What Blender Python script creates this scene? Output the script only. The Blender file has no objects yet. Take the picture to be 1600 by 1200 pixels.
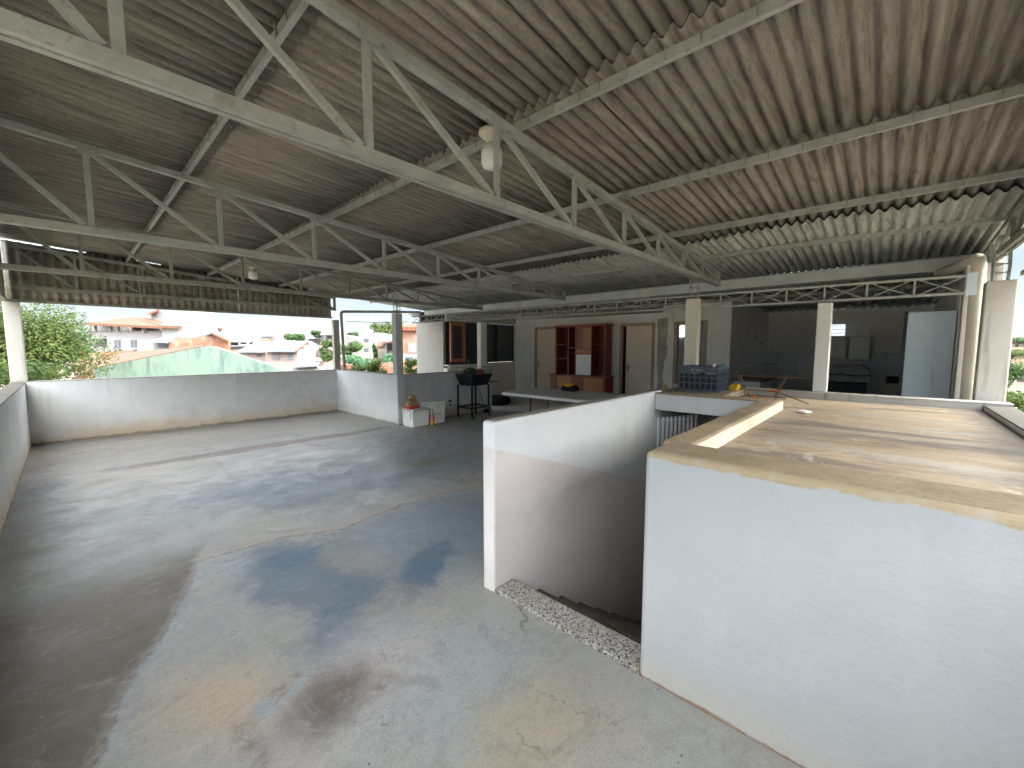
import bpy, bmesh, math, random
from mathutils import Vector, Matrix
R = math.radians
C = bpy.context.scene.collection
scene = bpy.context.scene

# ---------------------------------------------------------------- camera
CAMZ, FPX, PITCH, YAW = 1.53, 638.0, R(5.1), R(42.5)
cd = bpy.data.cameras.new("camera"); cam = bpy.data.objects.new("camera", cd); C.objects.link(cam)
cam.location = (0, 0, CAMZ); cam.rotation_euler = (R(90) - PITCH, 0, YAW - R(90))
cd.sensor_width = 36.0; cd.lens = FPX * 36.0 / 1600.0; cd.clip_start = 0.05; cd.clip_end = 20000
scene.camera = cam

# ---------------------------------------------------------------- sky and sun
SUN_EL, SUN_AZ = R(34), R(-78)          # azimuth measured from +X towards +Y
world = bpy.data.worlds.new("World"); scene.world = world; world.use_nodes = True
wn, wl = world.node_tree.nodes, world.node_tree.links
bg = wn["Background"]; bg.inputs[1].default_value = 0.13
sky = wn.new("ShaderNodeTexSky"); sky.sky_type = 'NISHITA'; sky.sun_disc = False
sky.sun_elevation = SUN_EL; sky.sun_rotation = R(90) - SUN_AZ
sky.air_density = 1.0; sky.dust_density = 2.0; sky.ozone_density = 1.5
tc = wn.new("ShaderNodeTexCoord"); mp = wn.new("ShaderNodeMapping"); mp.inputs['Scale'].default_value = (1.2, 1.2, 5.0)
nz = wn.new("ShaderNodeTexNoise"); nz.inputs['Scale'].default_value = 2.2; nz.inputs['Detail'].default_value = 7
rp = wn.new("ShaderNodeValToRGB"); rp.color_ramp.elements[0].position = .30; rp.color_ramp.elements[1].position = .62
rp.color_ramp.elements[0].color = (.38, .38, .38, 1); rp.color_ramp.elements[1].color = (.95, .95, .95, 1)
mx = wn.new("ShaderNodeMixRGB"); mx.inputs[2].default_value = (7.4, 7.7, 7.9, 1)
wl.new(tc.outputs['Generated'], mp.inputs[0]); wl.new(mp.outputs[0], nz.inputs['Vector']); wl.new(nz.outputs[0], rp.inputs[0])
wl.new(rp.outputs[0], mx.inputs[0]); wl.new(sky.outputs[0], mx.inputs[1])
sx = wn.new("ShaderNodeSeparateXYZ"); wl.new(tc.outputs['Generated'], sx.inputs[0])
gr_ = wn.new("ShaderNodeValToRGB"); e = gr_.color_ramp.elements     # thin grey horizon under a bright cloud deck
e[0].position = .0; e[0].color = (.155, .164, .168, 1); e[1].position = .15; e[1].color = (.17, .182, .188, 1)
e2 = e.new(.27); e2.color = (1.35, 1.33, 1.30, 1); e2 = e.new(.8); e2.color = (1.1, 1.1, 1.1, 1)
wl.new(sx.outputs[2], gr_.inputs[0])
mg = wn.new("ShaderNodeMixRGB"); mg.blend_type = 'MULTIPLY'; mg.inputs[0].default_value = 1
wl.new(mx.outputs[0], mg.inputs[1]); wl.new(gr_.outputs[0], mg.inputs[2])
vm = wn.new("ShaderNodeVectorMath"); vm.operation = 'DOT_PRODUCT'; wl.new(tc.outputs['Generated'], vm.inputs[0])   # brighter cloud round the veiled sun
vm.inputs[1].default_value = (math.cos(SUN_EL) * math.cos(SUN_AZ), math.cos(SUN_EL) * math.sin(SUN_AZ), math.sin(SUN_EL))
gl = wn.new("ShaderNodeValToRGB"); e = gl.color_ramp.elements
e[0].position = .35; e[0].color = (.55, .55, .55, 1); e[1].position = 1.; e[1].color = (1, .985, .95, 1)
wl.new(vm.outputs['Value'], gl.inputs[0])
m2 = wn.new("ShaderNodeMixRGB"); m2.blend_type = 'MULTIPLY'; m2.inputs[0].default_value = 1
wl.new(mg.outputs[0], m2.inputs[1]); wl.new(gl.outputs[0], m2.inputs[2])
m3 = wn.new("ShaderNodeVectorMath"); m3.operation = 'SCALE'; m3.inputs['Scale'].default_value = 2.05
wl.new(m2.outputs[0], m3.inputs[0]); wl.new(m3.outputs[0], bg.inputs[0])
sd = bpy.data.lights.new("sun", 'SUN'); sun = bpy.data.objects.new("sun", sd); C.objects.link(sun)
sd.energy = 1.1; sd.angle = R(6); sd.color = (1, .93, .82)
sv = Vector((math.cos(SUN_EL) * math.cos(SUN_AZ), math.cos(SUN_EL) * math.sin(SUN_AZ), math.sin(SUN_EL)))
sun.rotation_euler = sv.to_track_quat('Z', 'Y').to_euler()
scene.view_settings.view_transform = 'Standard'; scene.view_settings.look = 'None'
scene.view_settings.exposure = 2.28; scene.view_settings.gamma = 1
scene.render.engine = 'CYCLES'; scene.cycles.max_bounces = 10; scene.cycles.diffuse_bounces = 6
scene.cycles.use_denoising = True; scene.cycles.sample_clamp_indirect = 8

# ---------------------------------------------------------------- small node language
class NT:
    def __init__(s, name, rough=.8, spec=.3, metal=0.):
        s.m = bpy.data.materials.new(name); s.m.use_nodes = True
        s.t = s.m.node_tree; s.n = s.t.nodes; s.l = s.t.links
        s.b = s.n["Principled BSDF"]; s.b.inputs['Roughness'].default_value = rough
        s.b.inputs['Metallic'].default_value = metal; s.b.inputs['Specular IOR Level'].default_value = spec
        s.co = None
    def obj(s):
        if s.co is None:
            s.co = s.n.new("ShaderNodeNewGeometry").outputs['Position']
        return s.co
    def setin(s, sock, v):
        if isinstance(v, (int, float)): sock.default_value = v
        elif isinstance(v, (tuple, list)):
            sock.default_value = tuple(v) + ((1,) if len(v) == 3 and len(sock.default_value) == 4 else ())
        else: s.l.new(v, sock)
    def map(s, scale=(1, 1, 1), rot=(0, 0, 0), loc=(0, 0, 0)):
        m = s.n.new("ShaderNodeMapping"); s.l.new(s.obj(), m.inputs[0])
        m.inputs['Scale'].default_value = scale; m.inputs['Rotation'].default_value = rot; m.inputs['Location'].default_value = loc
        return m.outputs[0]
    def noise(s, scale=5, detail=6, rough=.6, vec=None, dist=0., col=False):
        m = s.n.new("ShaderNodeTexNoise"); s.l.new(vec or s.obj(), m.inputs['Vector'])
        m.inputs['Scale'].default_value = scale; m.inputs['Detail'].default_value = detail
        m.inputs['Roughness'].default_value = rough; m.inputs['Distortion'].default_value = dist
        return m.outputs[1 if col else 0]
    def voro(s, scale=5, vec=None, feat='F1', out=0):
        m = s.n.new("ShaderNodeTexVoronoi"); m.feature = feat; s.l.new(vec or s.obj(), m.inputs['Vector'])
        m.inputs['Scale'].default_value = scale
        return m.outputs[out]
    def ramp(s, fac, stops):
        m = s.n.new("ShaderNodeValToRGB"); s.setin(m.inputs[0], fac)
        e = m.color_ramp.elements
        while len(e) < len(stops): e.new(.5)
        for i, (p, c) in enumerate(stops):
            e[i].position = p; c = (c, c, c) if isinstance(c, (int, float)) else c
            e[i].color = (c[0], c[1], c[2], 1)
        return m.outputs[0]
    def mix(s, fac, a, b, mode='MIX'):
        m = s.n.new("ShaderNodeMixRGB"); m.blend_type = mode
        s.setin(m.inputs[0], fac); s.setin(m.inputs[1], a); s.setin(m.inputs[2], b); return m.outputs[0]
    def math(s, op, a, b=0., c=0., clamp=False):
        m = s.n.new("ShaderNodeMath"); m.operation = op; m.use_clamp = clamp
        s.setin(m.inputs[0], a); s.setin(m.inputs[1], b); s.setin(m.inputs[2], c); return m.outputs[0]
    def sep(s, v=None):
        m = s.n.new("ShaderNodeSeparateXYZ"); s.l.new(v or s.obj(), m.inputs[0]); return m.outputs
    def smooth(s, v, a, b, lo=0., hi=1.):
        m = s.n.new("ShaderNodeMapRange"); m.interpolation_type = 'SMOOTHSTEP'
        s.setin(m.inputs[0], v); m.inputs[1].default_value = a; m.inputs[2].default_value = b
        m.inputs[3].default_value = lo; m.inputs[4].default_value = hi; return m.outputs[0]
    def bump(s, h, strength=.3, dist=.01):
        m = s.n.new("ShaderNodeBump"); m.inputs['Strength'].default_value = strength; m.inputs['Distance'].default_value = dist
        s.l.new(h, m.inputs['Height']); s.l.new(m.outputs[0], s.b.inputs['Normal'])
    def col(s, c):
        s.setin(s.b.inputs['Base Color'], c); return s.m
    def rough(s, r): s.setin(s.b.inputs['Roughness'], r)

def flat(name, c, rough=.7, spec=.3, metal=0., var=.12, scale=6, bump=0.):
    t = NT(name, rough, spec, metal)
    f = t.noise(scale, 5)
    k = t.ramp(f, [(.3, tuple(x * (1 - var) for x in c)), (.7, tuple(min(1, x * (1 + var)) for x in c))])
    if bump: t.bump(t.noise(scale * 6, 4), bump, .004)
    return t.col(k)

def plaster(name, c, stain=(.35, .33, .30), amt=.35, dirt=(.52, .42, .28), base=True, streak=True, zb=0.):
    t = NT(name, .85, .25)
    k = t.mix(t.ramp(t.noise(1.3, 6), [(.35, 0.), (.7, 1.)]), c, tuple(x * .84 for x in c))
    k = t.mix(t.ramp(t.noise(7, 8, .7), [(.55, 0.), (.8, .35)]), k, tuple(x * .8 for x in c))
    if streak:
        v = t.map((7, 7, .6))
        k = t.mix(t.math('MULTIPLY', t.ramp(t.noise(1.5, 6, .65, v), [(.55, 0.), (.78, 1.)]), amt), k, stain)
    k = t.mix(t.ramp(t.noise(60, 3, .5), [(.70, 0.), (.77, .5 * amt)]), k, stain)
    if base:
        z = t.sep()[2]
        d = t.math('ADD', z, t.math('MULTIPLY', t.noise(2.0, 7, .7), -.7))
        k = t.mix(t.smooth(d, zb - .36, zb + .02, .9, 0.), k, dirt)
        k = t.mix(t.smooth(t.math('ADD', z, t.math('MULTIPLY', t.noise(5, 7, .75), -.12)), zb - .05, zb - .01, .75, 0.), k, tuple(q * .35 for q in dirt))
        k = t.mix(t.ramp(t.noise(1.1, 8, .75, t.map((1, 1, 1.3), (0, 0, 0), (1.7, 2.2, 0))), [(.55, 0.), (.64, .45)]), k, tuple(q * .72 for q in c))
    sc = t.voro(3.1, t.map((1, 1, 2.2)), 'DISTANCE_TO_EDGE')
    crack = t.math('MULTIPLY', t.smooth(sc, 0., .006, 1., 0.), t.ramp(t.noise(.9, 2), [(.55, 0.), (.62, .55)]))
    k = t.mix(crack, k, tuple(x * .55 for x in c))
    t.bump(t.math('ADD', t.noise(9, 8, .65), t.math('MULTIPLY', t.noise(70, 3), .3)), .35, .008)
    return t.col(k)

M = {}
M['wall'] = plaster('plaster_white', (.78, .78, .77), dirt=(.62, .50, .34))
M['wallgrey'] = plaster('plaster_grey', (.66, .68, .69), dirt=(.50, .45, .36))
M['clean'] = plaster('plaster_clean', (.78, .79, .79), amt=.06, dirt=(.66, .64, .58))
M['raw'] = plaster('cement_render', (.50, .48, .44), amt=.6, base=False)
M['inner'] = plaster('plaster_inner', (.58, .57, .53), amt=.45, base=False)
M['cream'] = plaster('plaster_cream', (.72, .68, .59), amt=.2, base=False)
M['kitchen'] = plaster('kitchen_wall', (.82, .82, .81), amt=.3, base=False)
M['oldwall'] = plaster('old_limewash', (.50, .485, .45), stain=(.17, .16, .15), amt=1., dirt=(.40, .34, .26), base=False)
M['roomend'] = plaster('room_end_wall', (.40, .39, .365), stain=(.22, .20, .17), amt=.8, base=False)
M['capcement'] = plaster('coping_cement', (.34, .32, .28), stain=(.12, .11, .09), amt=.7, base=False)
M['darkcap'] = plaster('dark_coping', (.13, .12, .10), stain=(.05, .05, .045), amt=.7, base=False)
M['steel'] = flat('painted_steel', (.37, .395, .365), .55, .4, 0., .25, 9, .1)
def steelmat(name, c):
    t = NT(name, .6, .4)
    k = t.mix(t.ramp(t.noise(6, 6), [(.3, 0.), (.7, 1.)]), c, tuple(q * .72 for q in c))
    k = t.mix(t.ramp(t.noise(11, 8, .75), [(.56, 0.), (.68, .7)]), k, (.20, .17, .13))
    k = t.mix(t.ramp(t.noise(35, 4, .7), [(.60, 0.), (.70, .6)]), k, (.17, .10, .06))
    t.bump(t.noise(40, 5), .2, .003)
    return t.col(k)
M['patch'] = flat('bare_render', (.42, .38, .34), .9, .1, 0., .25, 5, .2)
M['ochre'] = flat('ochre_patch', (.62, .45, .20), .9, .1)
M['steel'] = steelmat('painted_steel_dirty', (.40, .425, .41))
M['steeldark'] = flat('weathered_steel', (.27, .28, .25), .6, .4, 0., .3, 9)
M['rust'] = flat('rusty_wire', (.16, .09, .06), .7, .3, .3, .4, 30)
M['black'] = flat('black_paint', (.014, .015, .022), .5, .4)
M['blackcloth'] = flat('black_cloth', (.018, .019, .024), .95, .1)
M['white'] = flat('white_enamel', (.78, .79, .80), .45, .5, 0., .05)
M['foam'] = flat('white_foam', (.80, .80, .77), .8, .2, 0., .06, 12, .1)
M['zinc'] = flat('gutter_zinc', (.52, .57, .57), .5, .5, .2, .15, 3)
M['pvc'] = flat('pvc_pipe', (.66, .63, .54), .45, .4, 0., .12, 3)
M['pvcgrey'] = flat('grey_pipe', (.33, .34, .34), .5, .4, 0., .15, 3)
M['glassy'] = flat('dark_glass', (.05, .055, .065), .12, .6, 0., .1)
M['yellow'] = flat('yellow_cloth', (.70, .46, .03), .8, .2)
M['green'] = flat('green_plastic', (.03, .30, .15), .4, .5)
M['orange'] = flat('orange_rag', (.75, .16, .05), .8, .2)
M['red'] = flat('red_peppers', (.42, .03, .03), .4, .5, 0., .4, 30)
M['doorp'] = flat('door_beige', (.74, .62, .51), .6, .3, 0., .06, 2)
M['jamb'] = flat('door_jamb', (.40, .31, .23), .6, .3, 0., .15, 4)
M['dark'] = flat('dark_void', (.012, .012, .014), .9, .1)
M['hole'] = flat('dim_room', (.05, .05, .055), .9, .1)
M['paper'] = flat('kraft_paper', (.42, .27, .14), .8, .2, 0., .15, 20)
M['redpaper'] = flat('red_print', (.60, .06, .03), .6, .3)
M['ink'] = flat('black_ink', (.02, .018, .015), .7, .2)
M['tarp'] = flat('grey_tarp', (.33, .34, .34), .6, .3, 0., .2, 8, .3)
M['lamp'] = flat('lamp_white', (.80, .80, .82), .3, .5, 0., .03)
M['lampbase'] = flat('lamp_ceramic', (.62, .60, .50), .4, .5, 0., .08)
M['tabletop'] = flat('table_grey', (.48, .48, .46), .5, .4, 0., .12, 5)
M['white2'] = flat('white_edge', (.72, .72, .70), .6, .3)
M['bluemetal'] = plaster('blue_grey_metal', (.62, .76, .88), stain=(.28, .31, .35), amt=1., base=False)
M['tile_w'] = flat('white_tile', (.66, .69, .71), .3, .5, 0., .06)

def wood(name, a, b, rough=.35):
    t = NT(name, rough, .5)
    v = t.map((6, 6, .7))
    return t.col(t.ramp(t.noise(3, 6, .6, v, .6), [(.3, a), (.7, b)]))
M['wood'] = wood('red_wood', (.16, .026, .012), (.28, .05, .02))
M['wood2'] = wood('orange_wood', (.34, .12, .035), (.45, .18, .06))
M['woodw'] = wood('window_wood', (.30, .12, .05), (.42, .18, .08), .5)
M['woodd'] = wood('dark_board', (.11, .022, .012), (.17, .033, .016))

def corr_mat(name, c0, c1, cell=(1.0, 1.05), spots=.5):
    t = NT(name, .9, .15)
    x, y, z = t.sep()
    cx = t.n.new("ShaderNodeCombineXYZ")
    t.l.new(t.math('FLOOR', t.math('DIVIDE', x, cell[0])), cx.inputs[0])
    t.l.new(t.math('FLOOR', t.math('DIVIDE', y, cell[1])), cx.inputs[1])
    wnz = t.n.new("ShaderNodeTexWhiteNoise"); t.l.new(cx.outputs[0], wnz.inputs['Vector'])
    k = t.mix(t.ramp(t.noise(.7, 6), [(.3, 0.), (.7, 1.)]), c0, c1)
    k = t.mix(t.math('MULTIPLY', wnz.outputs[0], .6), k, tuple(q * .62 for q in c0))
    k = t.mix(t.ramp(t.noise(55, 3, .7), [(.52, 0.), (.66, spots)]), k, tuple(q * .38 for q in c0))
    k = t.mix(t.ramp(t.noise(28, 4, .6, t.map((.12, 1, 1))), [(.48, 0.), (.66, .75)]), k, tuple(q * .38 for q in c0))  # streaks along the sheets, darkened to stand in for shade in the valleys
    k = t.mix(t.ramp(t.noise(9, 6, .7, t.map((.07, 1.6, 1), (0, 0, 0), (2, 3, 0))), [(.52, 0.), (.7, .6)]), k, tuple(min(1, q * 1.35) for q in c0))
    t.bump(t.noise(80, 3), .3, .003)
    return t.col(k)
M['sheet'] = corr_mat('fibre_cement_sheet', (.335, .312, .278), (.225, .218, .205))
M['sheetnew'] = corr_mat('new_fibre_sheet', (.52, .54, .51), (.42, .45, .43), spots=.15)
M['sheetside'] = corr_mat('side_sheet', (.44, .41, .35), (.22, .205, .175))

def tile_mat(name, a, b, s=1.):
    t = NT(name, .85, .2)
    k = t.mix(t.ramp(t.noise(1.2 * s, 6), [(.35, 0.), (.7, 1.)]), a, b)
    k = t.mix(t.ramp(t.noise(14 * s, 3, .6), [(.45, 0.), (.7, .5)]), k, tuple(q * .5 for q in a))
    w = t.n.new("ShaderNodeTexWave"); t.l.new(t.obj(), w.inputs[0]); w.inputs['Scale'].default_value = 1.6 * s; w.bands_direction = 'X'
    t.bump(w.outputs[0], .5, .05)
    return t.col(k)
M['tile'] = tile_mat('roof_tile', (.20, .105, .07), (.155, .088, .062))
M['tile2'] = tile_mat('roof_tile_dark', (.24, .10, .06), (.18, .08, .055))
M['solar'] = flat('solar_panel', (.20, .24, .31), .35, .5, 0., .1, 1)
M['bwhite'] = flat('far_white', (.30, .30, .31), .85, .2, 0., .06, .5)
M['bpink'] = flat('far_pink', (.34, .27, .25), .85, .2, 0., .08, .5)
M['bcream'] = plaster('far_cream', (.33, .31, .26), stain=(.25, .25, .22), amt=.6, base=False)
M['bgrey'] = flat('far_grey', (.22, .22, .22), .85, .2, 0., .12, .7)
M['byellow'] = flat('far_yellow', (.48, .34, .16), .85, .2, 0., .06, .5)
M['bwin'] = flat('far_window', (.09, .10, .13), .3, .5, 0., .2, .5)
M['awning'] = flat('awning_brown', (.22, .13, .11), .8, .2)
def brickmat():
    t = NT('raw_brick', .9, .15)
    br = t.n.new("ShaderNodeTexBrick"); m = t.map((1, 1, 1), (R(90), 0, 0)); t.l.new(m, br.inputs['Vector'])
    br.inputs['Scale'].default_value = 2.2
    br.inputs['Color1'].default_value = (.32, .13, .07, 1); br.inputs['Color2'].default_value = (.26, .105, .06, 1); br.inputs['Mortar'].default_value = (.26, .23, .2, 1)
    k = t.mix(t.ramp(t.noise(.6, 5), [(.5, 0.), (.68, .65)]), br.outputs[0], (.36, .32, .28))
    return t.col(k)
M['brick'] = brickmat()
def greenwall():
    t = NT('mint_wall', .85, .2)
    k = t.mix(t.ramp(t.noise(.5, 6), [(.35, 0.), (.7, 1.)]), (.17, .25, .20), (.20, .27, .225))
    v = t.map((2.2, 2.2, .5))
    n = t.math('MULTIPLY', t.ramp(t.noise(1.1, 8, .75, v), [(.47, 0.), (.60, .85)]), t.ramp(t.noise(.45, 3), [(.38, 0.), (.52, 1.)]))
    k = t.mix(n, k, (.10, .15, .14))
    return t.col(k)
M['mint'] = greenwall()
def leafmat(name, a, b, c):
    t = NT(name, .6, .3)
    g = t.n.new("ShaderNodeNewGeometry")
    k = t.ramp(g.outputs['Random Per Island'], [(0., a), (.5, b), (1., c)])
    k = t.mix(t.ramp(t.noise(1.1, 3), [(.4, 0.), (.65, .6)]), k, c)
    t.b.inputs['Transmission Weight'].default_value = 0.
    m = t.col(k)
    tr = t.n.new("ShaderNodeBsdfTranslucent"); t.l.new(k, tr.inputs[0])
    ms = t.n.new("ShaderNodeMixShader"); ms.inputs[0].default_value = .35
    o = t.n["Material Output"]; t.l.new(t.b.outputs[0], ms.inputs[1]); t.l.new(tr.outputs[0], ms.inputs[2]); t.l.new(ms.outputs[0], o.inputs[0])
    return m
M['leafy'] = leafmat('leaves_yellow_green', (.035, .07, .018), (.065, .115, .028), (.12, .155, .04))
M['leafd'] = leafmat('leaves_dark', (.03, .075, .025), (.06, .12, .035), (.10, .17, .05))
M['leafb'] = leafmat('leaves_blue_green', (.04, .12, .06), (.08, .19, .10), (.12, .24, .12))
M['bark'] = flat('bark', (.12, .09, .07), .9, .1, 0., .3, 10, .4)

# ---------------------------------------------------------------- mesh helpers
class MB:
    def __init__(s): s.v = []; s.f = []; s.sm = False
    def quadbox(s, c):
        b = len(s.v); s.v += [tuple(p) for p in c]
        s.f += [tuple(b + i for i in q) for q in ((0, 3, 2, 1), (4, 5, 6, 7), (0, 1, 5, 4), (1, 2, 6, 5), (2, 3, 7, 6), (3, 0, 4, 7))]
        return s
    def box(s, x0, x1, y0, y1, z0, z1):
        return s.quadbox([(x0, y0, z0), (x1, y0, z0), (x1, y1, z0), (x0, y1, z0), (x0, y0, z1), (x1, y0, z1), (x1, y1, z1), (x0, y1, z1)])
    def bar(s, p, q, w, h, up=(0, 0, 1)):
        p, q = Vector(p), Vector(q); d = (q - p).normalized(); u = Vector(up)
        if abs(d.dot(u)) > .98: u = Vector((1, 0, 0))
        r = d.cross(u).normalized() * (w / 2); u = r.cross(d).normalized() * (h / 2)
        return s.quadbox([p - r - u, p + r - u, q + r - u, q - r - u, p - r + u, p + r + u, q + r + u, q - r + u])
    def tube(s, pts, rad, n=8, cap=True):
        pts = [Vector(p) for p in pts]; rad = rad if isinstance(rad, (list, tuple)) else [rad] * len(pts)
        b = len(s.v); pr = None
        for i, p in enumerate(pts):
            d = (pts[min(i + 1, len(pts) - 1)] - pts[max(i - 1, 0)]).normalized()
            if pr is None:
                a = Vector((0, 0, 1)) if abs(d.z) < .9 else Vector((1, 0, 0)); r = d.cross(a).normalized()
            else: r = (pr - d * pr.dot(d)).normalized()
            pr = r; u = d.cross(r)
            for k in range(n):
                t = 2 * math.pi * k / n; s.v.append(tuple(p + (r * math.cos(t) + u * math.sin(t)) * rad[i]))
        for i in range(len(pts) - 1):
            for k in range(n):
                s.f.append((b + i * n + k, b + i * n + (k + 1) % n, b + (i + 1) * n + (k + 1) % n, b + (i + 1) * n + k))
        if cap:
            s.f.append(tuple(b + k for k in range(n))[::-1]); s.f.append(tuple(b + (len(pts) - 1) * n + k for k in range(n)))
        return s
    def lathe(s, c, prof, n=16):
        return s.tube([(c[0], c[1], c[2] + z) for r, z in prof], [max(r, .0008) for r, z in prof], n)
    def prism(s, poly, d):
        """poly: 3D points of one face; d: extrusion vector"""
        b = len(s.v); n = len(poly); d = Vector(d)
        s.v += [tuple(p) for p in poly] + [tuple(Vector(p) + d) for p in poly]
        s.f.append(tuple(range(b, b + n))[::-1]); s.f.append(tuple(range(b + n, b + 2 * n)))
        for i in range(n): s.f.append((b + i, b + (i + 1) % n, b + n + (i + 1) % n, b + n + i))
        return s
    def ell(s, c, r, n=12, m=8, wob=0., rnd=None):
        b = len(s.v); rnd = rnd or random.Random(1)
        for j in range(m + 1):
            for k in range(n):
                t, p = 2 * math.pi * k / n, math.pi * j / m; q = 1 + (rnd.random() - .5) * wob
                s.v.append((c[0] + r[0] * q * math.cos(t) * math.sin(p), c[1] + r[1] * q * math.sin(t) * math.sin(p), c[2] + r[2] * q * math.cos(p)))
        for j in range(m):
            for k in range(n): s.f.append((b + j * n + k, b + (j + 1) * n + k, b + (j + 1) * n + (k + 1) % n, b + j * n + (k + 1) % n))
        return s
    def build(s, name, mat, parent=None, bevel=0., smooth=False, seg=2):
        off = Vector((0, 0, 0)); q = parent
        while q is not None: off += q.location; q = q.parent
        me = bpy.data.meshes.new(name)
        me.from_pydata([tuple(Vector(p) - off) for p in s.v], [], s.f); me.materials.append(mat)
        bm = bmesh.new(); bm.from_mesh(me); bmesh.ops.recalc_face_normals(bm, faces=bm.faces); bm.to_mesh(me); bm.free()
        if smooth: me.polygons.foreach_set('use_smooth', [True] * len(me.polygons))
        o = bpy.data.objects.new(name, me); C.objects.link(o); o.parent = parent
        if bevel:
            b = o.modifiers.new('bevel', 'BEVEL'); b.width = bevel; b.segments = seg; b.limit_method = 'ANGLE'; b.harden_normals = False
        return o

def tag(o, label=None, cat=None, group=None, kind=None):
    if label: o['label'] = label
    if cat: o['category'] = cat
    if group: o['group'] = group
    if kind: o['kind'] = kind
    return o
def thing(name, loc, label, cat, group=None):
    o = bpy.data.objects.new(name, None); C.objects.link(o); o.location = loc; o.empty_display_size = .1
    return tag(o, label, cat, group)
def struct(o): o['kind'] = 'structure'; return o
def proj_at(px, py, D):
    """a far point seen in the direction px,py at ground distance D ahead of the lens"""
    k = (600 - py) / FPX; cp, sp = math.cos(PITCH), math.sin(PITCH)
    dz = D * (k * cp - sp) / (cp + k * sp); w = D * cp - dz * sp; r = (px - 800) / FPX * w
    return Vector((math.cos(YAW) * D + math.sin(YAW) * r, math.sin(YAW) * D - math.cos(YAW) * r, CAMZ + dz))
AH = Vector((math.cos(YAW), math.sin(YAW), 0)); RH = Vector((math.sin(YAW), -math.cos(YAW), 0))
rnd = random.Random(7)

# ---------------------------------------------------------------- levels
X0, X1, Y0, YB = -.45, 4.385, -.65, 9.77       # parapet inner faces
YN = 7.02                                       # wall behind the coolers
XD, YR, YK = 9.70, 8.72, 2.60                   # door wall, window wall, kitchen corner
XG = 5.55                                       # girder and pillar row
ROOFZ = lambda x: 3.13 - .073 * x
SX, SY0, SY1, SZ = 1.72, .77, 1.73, 1.07        # stair front plane, opening, top
GZ = -6.4

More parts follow.
